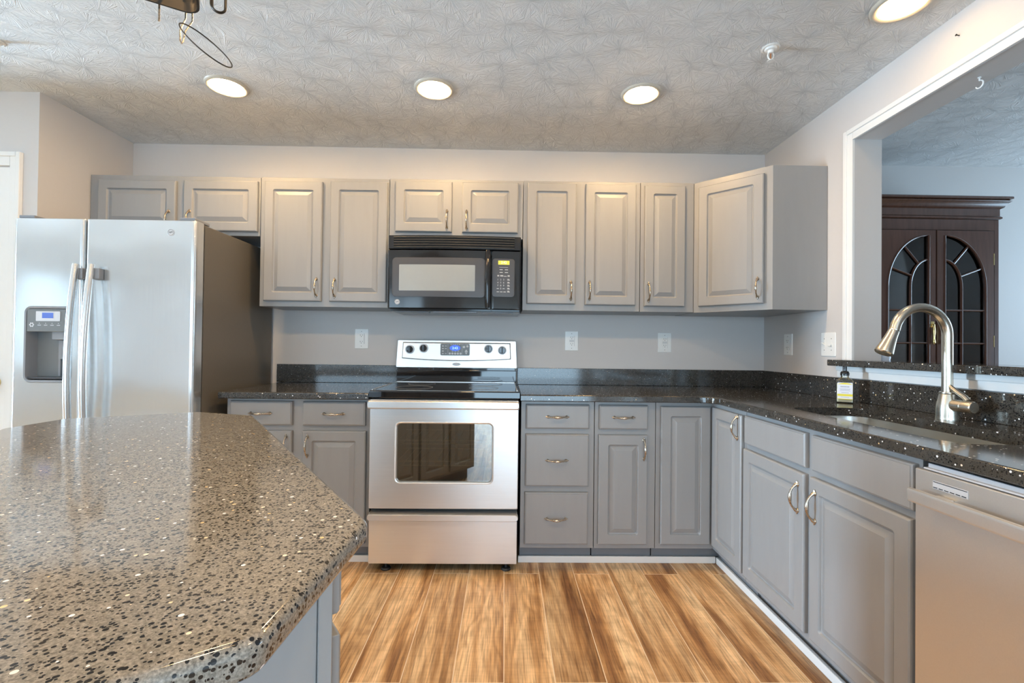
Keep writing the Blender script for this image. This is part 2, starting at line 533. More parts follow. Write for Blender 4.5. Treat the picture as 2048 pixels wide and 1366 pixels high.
class MB:
    def __init__(self, M=None):
        self.bm = bmesh.new()
        self.M = M if M is not None else I4

    def take(self, tmp, M=None):
        mm = self.M if M is None else M
        for v in tmp.verts:
            v.co = mm @ v.co
        if mm.to_3x3().determinant() < 0:
            bmesh.ops.reverse_faces(tmp, faces=tmp.faces[:])
        me = bpy.data.meshes.new('tmp')
        tmp.to_mesh(me)
        tmp.free()
        self.bm.from_mesh(me)
        bpy.data.meshes.remove(me)
        return self

    def box(self, x0, x1, y0, y1, z0, z1, bev=0.0, seg=2, M=None):
        x0, x1 = min(x0, x1), max(x0, x1)
        y0, y1 = min(y0, y1), max(y0, y1)
        z0, z1 = min(z0, z1), max(z0, z1)
        t = bmesh.new()
        bmesh.ops.create_cube(t, size=1)
        for v in t.verts:
            v.co = Vector(((v.co.x + .5) * (x1 - x0) + x0, (v.co.y + .5) * (y1 - y0) + y0, (v.co.z + .5) * (z1 - z0) + z0))
        if bev > 0:
            bev = min(bev, (x1 - x0) * .45, (y1 - y0) * .45, (z1 - z0) * .45)
            bmesh.ops.bevel(t, geom=t.edges[:], offset=bev, segments=seg, profile=0.5, affect='EDGES')
        return self.take(t, M)

    def loops(self, loops, cap0=True, cap1=True, M=None, close=False):
        """skin equally long vertex loops"""
        t = bmesh.new()
        vs = [[t.verts.new(Vector(p)) for p in L] for L in loops]
        n = len(vs[0])
        rng = range(len(vs)) if close else range(1, len(vs))
        for k in rng:
            A, B = vs[k - 1], vs[k]
            for i in range(n):
                j = (i + 1) % n
                try:
                    t.faces.new((A[i], A[j], B[j], B[i]))
                except ValueError:
                    pass
        if not close:
            if cap0:
                t.faces.new(vs[0][::-1])
            if cap1:
                t.faces.new(vs[-1])
        return self.take(t, M)

    def rects(self, rr, cap0=True, cap1=True, M=None, seg=4):
        """rr = list of (a0,a1,b0,b1,c,r): nested rounded rectangles in the a-b plane at height c"""
        return self.loops([[(a, b, q[4]) for a, b in rrect(q[0], q[1], q[2], q[3], q[5], seg)] for q in rr], cap0, cap1, M)

    def slab(self, poly, prof, holes=(), M=None):
        """prism over a polygon; prof = [(inset, height) bottom .. top]; holes are cut straight through"""
        if area2(poly) < 0:
            poly = poly[::-1]
        t = bmesh.new()
        rings = []
        for ins, z in prof:
            pp = poly if abs(ins) < 1e-9 else offset_poly(poly, ins)
            rings.append([t.verts.new((p[0], p[1], z)) for p in pp])
        n = len(poly)
        for k in range(1, len(rings)):
            for i in range(n):
                j = (i + 1) % n
                t.faces.new((rings[k - 1][i], rings[k - 1][j], rings[k][j], rings[k][i]))
        hb, ht = [], []
        for h in holes:
            if area2(h) < 0:
                h = h[::-1]
            b = [t.verts.new((p[0], p[1], prof[0][1])) for p in h]
            tt = [t.verts.new((p[0], p[1], prof[-1][1])) for p in h]
            for i in range(len(h)):
                j = (i + 1) % len(h)
                t.faces.new((b[j], b[i], tt[i], tt[j]))
            hb.append(b)
            ht.append(tt)
        if not holes:
            t.faces.new(rings[0][::-1])
            t.faces.new(rings[-1])
        else:
            for ring, hs, up in ((rings[0], hb, False), (rings[-1], ht, True)):
                ed = []
                for L in [ring] + hs:
                    for i in range(len(L)):
                        ee = t.edges.get((L[i], L[(i + 1) % len(L)]))
                        if ee is None:
                            ee = t.edges.new((L[i], L[(i + 1) % len(L)]))
                        ed.append(ee)
                r = bmesh.ops.triangle_fill(t, use_beauty=True, use_dissolve=False, edges=ed)
                for f in r['geom']:
                    if isinstance(f, bmesh.types.BMFace):
                        f.normal_update()
                        if (f.normal.z > 0) != up:
                            f.normal_flip()
        return self.take(t, M)

    def tube(self, path, rad, seg=10, caps=True, closed=False, flat=1.0, M=None, up=None):
        P = [Vector(p) for p in path]
        n = len(P)
        if not isinstance(rad, (list, tuple)):
            rad = [rad] * n
        T = []
        for i in range(n):
            a = P[i - 1] if (i > 0 or closed) else P[i]
            b = P[(i + 1) % n] if (i < n - 1 or closed) else P[i]
            T.append((b - a).normalized())
        ref = Vector(up) if up else (Vector((0, 0, 1)) if abs(T[0].z) < 0.9 else Vector((1, 0, 0)))
        nr = (ref - T[0] * ref.dot(T[0])).normalized()
        L = []
        for i in range(n):
            nr = (nr - T[i] * nr.dot(T[i]))
            nr = nr.normalized() if nr.length > 1e-6 else T[i].orthogonal().normalized()
            bn = T[i].cross(nr)
            L.append([P[i] + nr * (math.cos(2 * PI * k / seg) * rad[i]) + bn * (math.sin(2 * PI * k / seg) * rad[i] * flat) for k in range(seg)])
        return self.loops(L, caps, caps, M, close=closed)

    def lathe(self, prof, o=(0, 0, 0), ax=(0, 0, 1), seg=24, cap0=True, cap1=True, M=None):
        """prof = [(radius, height)] about the axis"""
        ax = Vector(ax).normalized()
        a = ax.orthogonal().normalized()
        b = ax.cross(a)
        o = Vector(o)
        L = [[o + ax * h + (a * math.cos(2 * PI * k / seg) + b * math.sin(2 * PI * k / seg)) * max(r, 1e-5) for k in range(seg)] for r, h in prof]
        return self.loops(L, cap0, cap1, M)

    def text(self, s, size, M, thick=0.0004):
        cu = bpy.data.curves.new('txt', 'FONT')
        cu.body = s
        cu.size = size
        cu.align_x = 'CENTER'
        cu.align_y = 'CENTER'
        cu.extrude = thick
        ob = bpy.data.objects.new('txt', cu)
        C.objects.link(ob)
        dg = bpy.context.evaluated_depsgraph_get()
        me = bpy.data.meshes.new_from_object(ob.evaluated_get(dg))
        t = bmesh.new()
        t.from_mesh(me)
        bpy.data.objects.remove(ob)
        bpy.data.curves.remove(cu)
        bpy.data.meshes.remove(me)
        return self.take(t, self.M @ M)

    def deform(self, fn):
        for v in self.bm.verts:
            v.co = fn(v.co)
        return self

    def cut_x(self, xs):
        for xx in xs:
            bmesh.ops.bisect_plane(self.bm, geom=self.bm.verts[:] + self.bm.edges[:] + self.bm.faces[:], plane_co=(xx, 0, 0), plane_no=(1, 0, 0))
        return self


BASE = {}


def mesh_obj(name, mb, mat, origin, sharp=38):
    bmesh.ops.remove_doubles(mb.bm, verts=mb.bm.verts[:], dist=1e-6)
    for v in mb.bm.verts:
        v.co -= origin
    me = bpy.data.meshes.new(name)
    mb.bm.to_mesh(me)
    mb.bm.free()
    me.materials.append(mat)
    me.polygons.foreach_set('use_smooth', [True] * len(me.polygons))
    me.set_sharp_from_angle(angle=math.radians(sharp))
    o = bpy.data.objects.new(name, me)
    C.objects.link(o)
    wnm = o.modifiers.new('weighted_normals', 'WEIGHTED_NORMAL')
    wnm.keep_sharp = True
    wnm.weight = 80
    return o


def tag(o, label=None, cat=None, group=None, kind=None):
    if label:
        o['label'] = label
    if cat:
        o['category'] = cat
    if group:
        o['group'] = group
    if kind:
        o['kind'] = kind
    return o


def root(name, loc, label, cat, group=None, kind=None):
    o = bpy.data.objects.new(name, None)
    o.empty_display_size = 0.05
    C.objects.link(o)
    o.location = loc
    BASE[o.name] = Vector(loc)
    return tag(o, label, cat, group, kind)


def part(name, mb, mat, parent, label=None, sharp=38):
    base = BASE[parent.name]
    o = mesh_obj(name, mb, mat, base, sharp)
    o.parent = parent
    BASE[o.name] = base
    if label:
        o['label'] = label
    return o


def single(name, mb, mat, label, cat, group=None, kind=None, sharp=38):
    xs = [v.co for v in mb.bm.verts]
    mn = Vector((min(v.x for v in xs), min(v.y for v in xs), min(v.z for v in xs)))
    mx = Vector((max(v.x for v in xs), max(v.y for v in xs), max(v.z for v in xs)))
    org = Vector(((mn.x + mx.x) / 2, (mn.y + mx.y) / 2, mn.z))
    o = mesh_obj(name, mb, mat, org, sharp)
    o.location = org
    BASE[o.name] = org
    return tag(o, label, cat, group, kind)


def struct(name, mb, mat, label, cat):
    return single(name, mb, mat, label, cat, kind='structure')


# ------------------------------------------------------------------ the room
H = 2.449
YB = 3.057
XR = 1.72
XW = 1.86
XL = -2.43
YF = 2.447
YD = 3.19

struct('floor', MB().box(-6.5, 4.9, -3.3, 3.3, -0.05, 0), M['floor'], 'wood look plank floor with honey and brown streaks', 'floor')
struct('ceiling', MB().box(-6.5, 4.9, -3.3, 3.3, H, H + 0.08), M['ceil'], 'white ceiling with stomped brush texture', 'ceiling')
struct('wall_back', MB().box(XL - 0.1, XR, YB, YB + 0.1, 0, H), M['wall'], 'pale grey wall behind the range and cabinets', 'wall')
struct('wall_left', MB().box(XL - 0.1, XL, YF + 0.1, YB, 0, H).box(-6.5, XL, YF, YF + 0.1, 0, H).box(-6.4, -4.0, 2.05, YF, 0, H), M['wall'], 'wall jutting out beside the refrigerator and holding the white door, with an added unseen light-blocking jog', 'wall')  # last box: unseen jog added to keep side daylight off the door
OY0, OY1, OZ0, OZ1 = 0.15, 2.267, 1.075, 2.202
struct('wall_right', MB().box(XR, XW, -3.3, 3.3, 0, OZ0).box(XR, XW, -3.3, 3.3, OZ1, H).box(XR, XW, OY1, 3.3, OZ0, OZ1).box(XR, XW, -3.3, OY0, OZ0, OZ1),
       M['wall'], 'pale wall with the wide pass-through opening above the sink', 'wall')
PX0, PX1, PZ1 = -0.67, 1.53, 2.12
BX0, BX1, BZ0, BZ1 = -3.82, -2.08, 0.72, 2.18
struct('wall_front', MB().box(-6.5, BX0, -3.3, -3.2, 0, H).box(BX1, PX0, -3.3, -3.2, 0, H).box(BX0, BX1, -3.3, -3.2, 0, BZ0).box(BX0, BX1, -3.3, -3.2, BZ1, H)
       .box(PX1, XW, -3.3, -3.2, 0, H).box(PX0, PX1, -3.3, -3.2, PZ1, H), M['wall'], 'wall behind the camera with an added fill window and glazed doors', 'wall')
SY0, SY1, SZ1 = 1.56, 2.04, 2.10
VY0, VY1, VZ0, VZ1 = -2.57, -1.63, 0.82, 2.08
struct('wall_far_left', MB().box(-6.5, -6.4, -3.3, VY0, 0, H).box(-6.5, -6.4, SY1, 3.3, 0, H).box(-6.5, -6.4, VY1, SY0, 0, H).box(-6.5, -6.4, SY0, SY1, SZ1, H)
       .box(-6.5, -6.4, VY0, VY1, 0, VZ0).box(-6.5, -6.4, VY0, VY1, VZ1, H), M['wall'], 'far left wall of the breakfast area with a glazed door and a small window', 'wall')
struct('wall_dining_back', MB().box(XW, 4.9, YD, YD + 0.1, 0, H), M['wall'], 'blue grey dining room wall behind the china cabinet', 'wall')
struct('wall_dining_right', MB().box(4.8, 4.9, -1.3, 1.54, 0, H).box(4.8, 4.9, 2.66, YD, 0, H).box(4.8, 4.9, 1.54, 2.66, 0, 0.7).box(4.8, 4.9, 1.54, 2.66, 2.2, H), M['wall'], 'far side wall of the dining room with a window', 'wall')
struct('wall_dining_front', MB().box(XW, 4.9, -1.3, -1.2, 0, H), M['wall'], 'dining room wall opposite the china cabinet', 'wall')
# window frames out of the picture
wf = MB()
for xx in (PX0, PX0 + 1.07, PX1 - 0.06):
    wf.box(xx, xx + 0.06, -3.28, -3.22, 0, PZ1)
wf.box(PX0, PX1, -3.28, -3.22, PZ1 - 0.06, PZ1).box(PX0, PX1, -3.28, -3.22, 0, 0.06)
struct('window_1', wf, M['trim'], 'white frame of the glazed patio doors', 'window')
wf = MB()
for yy in (SY0, (SY0 + SY1) / 2 - 0.03, SY1 - 0.06):
    wf.box(-6.48, -6.42, yy, yy + 0.06, 0, SZ1)
wf.box(-6.48, -6.42, SY0, SY1, 0, 0.06).box(-4.08, -4.02, SY0, SY1, SZ1 - 0.06, SZ1)
struct('window_2', wf, M['trim'], 'white frame of the breakfast area glazed door', 'window')
wf = MB()
for yy in (VY0, VY1 - 0.05):
    wf.box(-6.48, -6.42, yy, yy + 0.05, VZ0, VZ1)
for zz in (VZ0, (VZ0 + VZ1) / 2, VZ1 - 0.05):
    wf.box(-6.48, -6.42, VY0, VY1, zz, zz + 0.05)
struct('window_4', wf, M['trim'], 'white frame of the small breakfast area window', 'window')
wf = MB()
for yy in (1.54, 2.07, 2.60):
    wf.box(4.82, 4.88, yy, yy + 0.06, 0.7, 2.2)
for zz in (0.7, 1.42, 2.14):
    wf.box(4.82, 4.88, 1.54, 2.66, zz, zz + 0.06)
struct('window_3', wf, M['trim'], 'white frame of the dining room window', 'window')

wf = MB()
for xx in (BX0, (BX0 + BX1) / 2 - 0.03, BX1 - 0.06):
    wf.box(xx, xx + 0.06, -3.28, -3.22, BZ0, BZ1)
for zz in (BZ0, 1.42, BZ1 - 0.06):
    wf.box(BX0, BX1, -3.28, -3.22, zz, zz + 0.06)
struct('added_fill_window', wf, M['trim'], 'white frame of an added unseen window for fill light', 'window')  # window added out of view for its fill light

# casing of the pass-through: two vertical legs and a head with a stepped profile
tr = MB()
def casing_strip(mb, y0, y1, z0, z1):
    mb.box(XR - 0.012, XR, y0, y1, z0, z1, 0.003)
tr.box(XR - 0.011, XR + 0.002, OY1 - 0.004, OY1 + 0.052, OZ0 + 0.03, OZ1 + 0.052, 0.002)
tr.box(XR - 0.019, XR - 0.009, OY1 + 0.030, OY1 + 0.052, OZ0 + 0.03, OZ1 + 0.052, 0.004)
tr.box(XR - 0.011, XR + 0.002, OY0 - 0.052, OY1 - 0.0045, OZ1 - 0.004, OZ1 + 0.052, 0.002)
tr.box(XR - 0.019, XR - 0.009, OY0 - 0.052, OY1 + 0.0295, OZ1 + 0.030, OZ1 + 0.052, 0.004)
tr.box(XR - 0.011, XR + 0.002, OY0 - 0.052, OY0 + 0.004, OZ0 + 0.03, OZ1 - 0.0045, 0.002)
struct('trim_1', tr, M['trim'], 'white casing around the pass-through opening', 'trim')
tr = MB().box(XR - 0.014, XR, 0.1, 2.36, 1.018, 1.0755, 0.003).box(XR - 0.022, XR - 0.012, 0.1, 2.36, 1.052, 1.0755, 0.004)
struct('trim_2', tr, M['trim'], 'white apron strip under the granite ledge', 'trim')
# floor strips below the cabinets
struct('baseboard_back', MB().box(0.086, 1.150, 2.497, 2.513, 0, 0.036, 0.004), M['trim'], 'white strip along the toe kick right of the range', 'baseboard')
struct('baseboard_left', MB().box(-1.435, -0.690, 2.497, 2.513, 0, 0.036, 0.004), M['trim'], 'white strip along the toe kick left of the range', 'baseboard')
struct('baseboard_right', MB().box(1.150, 1.166, 1.222, 2.497, 0, 0.036, 0.004), M['trim'], 'white strip along the toe kick under the sink', 'baseboard')

# white door at the far left
d = root('door_1', (-2.93, YF, 0), 'white interior door with white casing left of the refrigerator', 'door', kind='structure')
mb = MB(frame((0, YF, 0), (0, -1, 0)))
mb.rects([(-3.30, -2.566, 0.01, 2.050, 0, 0.001), (-3.30, -2.566, 0.01, 2.050, 0.006, 0.001)], seg=1)
for zz0, zz1 in ((0.22, 0.92), (1.08, 1.90)):
    for xx0, xx1 in ((-3.20, -2.97), (-2.90, -2.67)):
        mb.rects([(xx0, xx1, zz0, zz1, 0.0061, 0.002), (xx0 + 0.006, xx1 - 0.006, zz0 + 0.006, zz1 - 0.006, 0.010, 0.002), (xx0 + 0.022, xx1 - 0.022, zz0 + 0.022, zz1 - 0.022, 0.0065, 0.002)], seg=1)
part('slab', mb, M['trim'], d)
mb = MB(frame((0, YF, 0), (0, -1, 0)))
mb.box(-2.562, -2.505, 0, 2.129, 0, 0.014, 0.003).box(-2.527, -2.505, 0, 2.129, 0.012, 0.022, 0.004)
mb.box(-3.36, -2.5625, 2.058, 2.129, 0, 0.014, 0.003).box(-3.36, -2.5275, 2.105, 2.129, 0.012, 0.022, 0.004)
mb.box(-3.36, -3.305, 0, 2.0575, 0, 0.014, 0.003)
part('casing', mb, M['trim'], d)
mb = MB().lathe([(0.028, 0), (0.028, 0.006), (0.010, 0.010), (0.010, 0.030), (0.022, 0.038), (0.027, 0.050), (0.022, 0.062), (0.004, 0.067)], (-2.615, YF - 0.006, 0.94), (0, -1, 0))
part('knob', mb, M['brass'], d, 'brass door knob')

# ------------------------------------------------------------------ cabinets
DT = 0.020      # door thickness


def door_panel(mb, a0, a1, b0, b1, sw=0.050, t=DT):
    def q(i, c, r):
        return (a0 + i, a1 - i, b0 + i, b1 - i, c, r)
    mb.rects([q(0, 0.0005, 0.002), q(0, t - 0.007, 0.002), q(0.0015, t - 0.003, 0.002), q(0.006, t, 0.003),
              q(sw, t, 0.010), q(sw + 0.0025, t - 0.0030, 0.009), q(sw + 0.005, t - 0.0085, 0.008), q(sw + 0.010, t - 0.0102, 0.005),
              q(sw + 0.0115, t - 0.0085, 0.003), q(sw + 0.031, t - 0.0016, 0.002), q(sw + 0.033, t - 0.0004, 0.002)])
    return mb


def drawer_front(mb, a0, a1, b0, b1, t=DT):
    def q(i, c, r):
        return (a0 + i, a1 - i, b0 + i, b1 - i, c, r)
    mb.rects([q(0, 0.0005, 0.002), q(0, t - 0.008, 0.002), q(0.002, t - 0.004, 0.002), q(0.0065, t - 0.002, 0.002), q(0.0075, t, 0.002)])
    return mb


def pull(mb, a, b, vertical, c0, L=0.048):
    """arched pull with flared feet; (a,b) its middle on the face, c0 the face height"""
    def P(s, c):
        return (a, b + s, c) if vertical else (a + s, b, c)
    path, rad = [], []
    for k in range(17):
        s = -1 + 2 * k / 16
        out = 0.006 + 0.024 * (1 - abs(s) ** 2.6)
        path.append(P(L * s, c0 + out))
        f = abs(s)
        rad.append(0.0036 + 0.0026 * max(0, 1 - (f / 0.42) ** 2) + 0.0030 * max(0, (f - 0.72) / 0.28) ** 1.5)
    mb.tube(path, rad, 10)
    for s in (-1, 1):
        o = P(L * s, c0)
        mb.lathe([(0.0085, 0.0002), (0.0085, 0.0018), (0.0062, 0.004), (0.0052, 0.010), (0.0026, 0.0128)], o, (0, 0, 1), 14)
        mb.tube([P(L * s, c0 + 0.003), P((L + 0.009) * s, c0 + 0.0035), P((L + 0.014) * s, c0 + 0.003)], [0.0045, 0.0035, 0.0012], 8)
    return mb


FB = lambda y: frame((0, y, 0), (0, -1, 0))
FR = lambda x: frame((x, 0, 0), (-1, 0, 0))


def cabinet(name, F, a0, a1, b0, b1, depth, label, cat, doors=(), drawers=(), falses=(), toe=False, group=None, skin=None):
    """doors: (a0,a1,b0,b1, handle a, handle b or None); drawers: (a0,a1,b0,b1, with handle)"""
    loc = F @ Vector(((a0 + a1) / 2, 0 if toe else b0, 0))
    r = root(name, loc, label, cat, group)
    body = MB(F)
    if skin:
        skin(body)
    else:
        body.box(a0 + 0.0006, a1 - 0.0006, b0, b1, -depth, 0, 0.0012, 1)
    part('body', body, M['cab'], r)
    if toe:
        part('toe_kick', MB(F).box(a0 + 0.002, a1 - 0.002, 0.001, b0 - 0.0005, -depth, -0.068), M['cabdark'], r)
    for (x0, x1, z0, z1, ha, hb) in doors:
        dd = part('door', door_panel(MB(F), x0, x1, z0, z1), M['cab'], r, sharp=18)
        if ha is not None:
            part('handle', pull(MB(F), ha, hb, True, DT), M['bronze'], dd, 'bronze arched pull')
    for (x0, x1, z0, z1, hh) in drawers:
        dd = part('drawer', drawer_front(MB(F), x0, x1, z0, z1), M['cab'], r)
        if hh:
            part('handle', pull(MB(F), (x0 + x1) / 2 - 0.002, (z0 + z1) / 2, False, DT), M['bronze'], dd, 'bronze arched pull')
    for (x0, x1, z0, z1) in falses:
        part('drawer_front', drawer_front(MB(F), x0, x1, z0, z1), M['cab'], r)
    return r


UP = FB(2.752)
UD = 0.304
cabinet('wall_cabinet', UP, -2.428, -1.442, 1.785, 2.131, UD, 'short wide grey wall cabinet above the refrigerator with two doors', 'cabinet',
        doors=[(-2.372, -1.925, 1.802, 2.100, -1.962, 1.868), (-1.880, -1.452, 1.808, 2.104, -1.842, 1.872)])
cabinet('wall_cabinet', UP, -1.440, -0.689, 1.374, 2.134, UD, 'tall grey two-door wall cabinet between the refrigerator and the microwave', 'cabinet',
        doors=[(-1.412, -1.076, 1.405, 2.108, -1.102, 1.486), (-1.029, -0.696, 1.405, 2.112, -0.996, 1.484)])
cabinet('wall_cabinet', UP, -0.687, 0.101, 1.790, 2.138, UD, 'short grey wall cabinet right above the microwave with two small doors', 'cabinet',
        doors=[(-0.650, -0.318, 1.822, 2.120, -0.346, 1.896), (-0.257, 0.072, 1.822, 2.122, -0.231, 1.895)])
cabinet('wall_cabinet', UP, 0.103, 0.800, 1.370, 2.140, UD, 'tall grey two-door wall cabinet just right of the microwave', 'cabinet',
        doors=[(0.128, 0.416, 1.408, 2.125, 0.388, 1.488), (0.473, 0.772, 1.405, 2.123, 0.498, 1.489)])
cabinet('wall_cabinet', UP, 0.802, 1.122, 1.370, 2.142, UD, 'narrow grey single-door wall cabinet beside the angled corner cabinet', 'cabinet',
        doors=[(0.824, 1.066, 1.402, 2.120, 0.848, 1.484)])
# angled corner wall cabinet
cA, cB = Vector((1.124, 2.752)), Vector((1.424, 2.452))
dn = Vector((-1, -1, 0)).normalized()
DG = frame((cA.x, cA.y, 0), dn)
Wd = (cB - cA).length
def corner_skin(body):
    Mi = DG.inverted()
    pl = [(1.124, 2.752), (1.424, 2.452), (XR - 0.002, 2.452), (XR - 0.002, YB - 0.002), (1.124, YB - 0.002)]
    body.slab(pl, [(0.0008, 1.368), (0, 1.3695), (0, 2.1385), (0.0008, 2.140)], M=I4)
cabinet('corner_wall_cabinet', DG, 0, Wd, 1.368, 2.140, 0.3, 'angled grey corner wall cabinet with one door turned toward the room', 'cabinet',
        doors=[(0.032, Wd - 0.040, 1.402, 2.105, Wd - 0.068, 1.486)], skin=corner_skin)

BF = FB(2.447)
BD = 0.60
BT = 0.872
cabinet('base_cabinet', BF, -1.436, -0.693, 0.102, BT, BD, 'grey base cabinet left of the range, half hidden by the island', 'cabinet', toe=True,
        drawers=[(-1.413, -1.094, 0.733, 0.858, True), (-1.040, -0.716, 0.733, 0.858, True)],
        doors=[(-1.413, -1.094, 0.125, 0.706, -1.121, 0.628), (-1.040, -0.712, 0.125, 0.706, -1.012, 0.628)])
cabinet('drawer_cabinet', BF, 0.092, 0.478, 0.102, BT, BD, 'grey base cabinet with a stack of three drawers right of the range', 'cabinet', toe=True,
        drawers=[(0.117, 0.450, 0.727, 0.854, True), (0.116, 0.449, 0.428, 0.700, True), (0.115, 0.447, 0.126, 0.397, True)])
cabinet('base_cabinet', BF, 0.480, 0.802, 0.102, BT, BD, 'narrow grey base cabinet with one drawer over one door, beside the three-drawer unit', 'cabinet', toe=True,
        drawers=[(0.501, 0.758, 0.727, 0.854, True)],
        doors=[(0.499, 0.757, 0.127, 0.698, 0.736, 0.625)])
# L-shaped corner unit: one door on each face, hinged together
XF = 1.110
RF = FR(XF)
def lskin(body):
    pl = [(0.804, 2.447), (XF, 2.447), (XF, 2.112), (XR - 0.002, 2.112), (XR - 0.002, YB - 0.01), (0.804, YB - 0.01)]
    body.slab(pl, [(0.0006, 0.102), (0, 0.103), (0, BT)], M=I4)
cc = cabinet('corner_base_cabinet', BF, 0.804, 1.11, 0.102, BT, BD, 'grey inside-corner base cabinet with two tall doors meeting in the corner', 'cabinet', skin=lskin,
             doors=[(0.826, 1.088, 0.128, 0.850, None, None)])
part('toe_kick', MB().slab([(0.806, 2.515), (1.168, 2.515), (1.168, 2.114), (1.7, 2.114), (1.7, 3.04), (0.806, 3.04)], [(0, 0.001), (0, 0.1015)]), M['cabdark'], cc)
dd = part('door', door_panel(MB(RF), -2.424, -2.124, 0.128, 0.850), M['cab'], cc, sharp=18)
part('handle', pull(MB(RF), -2.152, 0.790, True, DT), M['bronze'], dd, 'bronze arched pull')
def sink_skin(body):
    # open-topped carcass so the bowl hangs inside it
    a0, a1, b0, b1, dp = -2.110, -1.216, 0.102, BT, 0.60
    body.box(a0, a1, b0, b1, -0.02, 0, 0.001, 1)
    body.box(a0, a0 + 0.018, b0, b1, -dp, -0.0205)
    body.box(a1 - 0.018, a1, b0, b1, -dp, -0.0205)
    body.box(a0 + 0.0185, a1 - 0.0185, b0, b0 + 0.018, -dp, -0.0205)
    body.box(a0 + 0.0185, a1 - 0.0185, b0 + 0.0185, b1, -dp, -dp + 0.01)
cabinet('sink_base_cabinet', RF, -2.110, -1.216, 0.102, BT, 0.60, 'grey two-door base cabinet under the sink with two blank drawer panels', 'cabinet', toe=True, skin=sink_skin,
        falses=[(-2.098, -1.672, 0.727, 0.854), (-1.636, -1.226, 0.727, 0.854)],
        doors=[(-2.106, -1.676, 0.130, 0.704, -1.708, 0.610), (-1.646, -1.232, 0.130, 0.704, -1.612, 0.606)])

# ------------------------------------------------------------------ counters
CZ0, CZ1 = 0.8735, 0.908
prof = [(0.004, CZ0), (0, CZ0 + 0.004), (0, CZ1 - 0.007), (0.002, CZ1 - 0.0025), (0.006, CZ1)]
pl = [(-1.452, 2.392), (-0.691, 2.392), (-0.691, YB - 0.001), (-1.452, YB - 0.001)]
single('countertop', MB().slab(pl, prof), M['granite'], 'short black speckled counter between the refrigerator and the range', 'countertop')
CX = 1.082
outer = round_poly([(0.088, 2.392), (CX, 2.392), (CX, 0.30), (XR - 0.001, 0.30), (XR - 0.001, YB - 0.001), (0.088, YB - 0.001)], [0, 0.075, 0, 0, 0, 0], 8)
SX0, SX1, SYa, SYb = 1.215, 1.530, 1.22, 1.985
hole = rrect(SX0, SX1, SYa, SYb, 0.075, 8)
single('countertop', MB().slab(outer, prof, [hole]), M['granite'], 'long L-shaped black speckled counter that holds the sink', 'countertop')
bz = 1.016
single('backsplash', MB().box(-1.470, -0.691, YB - 0.021, YB - 0.0005, CZ1 + 0.0003, bz + 0.008, 0.002), M['granite'], 'low black speckled backsplash strip left of the range', 'backsplash')
single('backsplash', MB().box(0.088, XR - 0.0215, YB - 0.021, YB - 0.0005, CZ1 + 0.0003, bz, 0.002), M['granite'], 'low black speckled backsplash strip on the back wall right of the range', 'backsplash')
single('backsplash', MB().box(XR - 0.021, XR - 0.0005, 0.30, YB - 0.0005, CZ1 + 0.0003, bz, 0.002), M['granite'], 'low black speckled backsplash strip on the side wall behind the faucet', 'backsplash')
single('ledge', MB().box(1.662, 1.925, 0.155, OY1 - 0.0005, OZ0 + 0.0005, OZ0 + 0.032, 0.004).box(1.662, XR - 0.0225, OY1 - 0.0004, 2.372, OZ0 + 0.0005, OZ0 + 0.032, 0.004), M['granite'],
       'raised black granite ledge in the pass-through above the sink', 'ledge')

# ------------------------------------------------------------------ island
isl = [(-0.190, 0.668), (-0.200, 0.392), (-0.50, 0.192), (-0.74, 0.262), (-1.407, 1.325), (-1.402, 1.512), (-1.090, 1.690), (-0.858, 1.618)]
ip = round_poly(isl, [0.035, 0.035, 0.035, 0.03, 0.03, 0.03, 0.03, 0.02], 6)
ir = root('island', (-0.80, 0.94, 0), 'kitchen island cabinet under the speckled eight-sided top', 'island')
iu = Vector((0.580, -0.815, 0)).normalized()       # along the long drawer side, far to near
inn = Vector((0.815, 0.580, 0)).normalized()
near = Vector((-0.252, 0.705, 0))
ID = frame((near.x, near.y, 0), inn)               # a runs along v x n
sgn = 1 if (ID.to_3x3() @ Vector((1, 0, 0))).dot(iu) > 0 else -1
Ln, Dp = 1.02, 0.62
body = MB(ID)
a_near, a_far = 0.0, -sgn * Ln
body.box(a_far, a_near, 0.10, CZ0 - 0.0005, -0.02, 0, 0.001, 1)
body.box(a_far, a_near - sgn * 0.005, 0.10, CZ0 - 0.0005, -Dp, -0.0205, 0.001, 1)
part('body', body, M['cab'], ir)
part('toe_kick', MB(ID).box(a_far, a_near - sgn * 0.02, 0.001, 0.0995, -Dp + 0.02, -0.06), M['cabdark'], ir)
for k in range(3):
    p0 = 0.020 + k * 0.335
    x0, x1 = sorted((-sgn * p0, -sgn * (p0 + 0.305)))
    dd = part('drawer', drawer_front(MB(ID), x0, x1, 0.738, 0.862), M['cab'], ir)
    part('handle', pull(MB(ID), (x0 + x1) / 2, 0.80, False, DT), M['bronze'], dd)
    dd = part('door', door_panel(MB(ID), x0, x1, 0.125, 0.705), M['cab'], ir)
    part('handle', pull(MB(ID), x1 - 0.03, 0.62, True, DT), M['bronze'], dd)
iprof = [(0.010, CZ0), (0.004, CZ0 + 0.003), (0, CZ0 + 0.010), (0, CZ1 - 0.010), (0.002, CZ1 - 0.005), (0.0045, CZ1 - 0.0035), (0.006, CZ1 - 0.002), (0.010, CZ1)]
single('countertop', MB().slab(ip, iprof), M['granite_lightened'], 'large black speckled island top with clipped corners in the foreground', 'countertop')

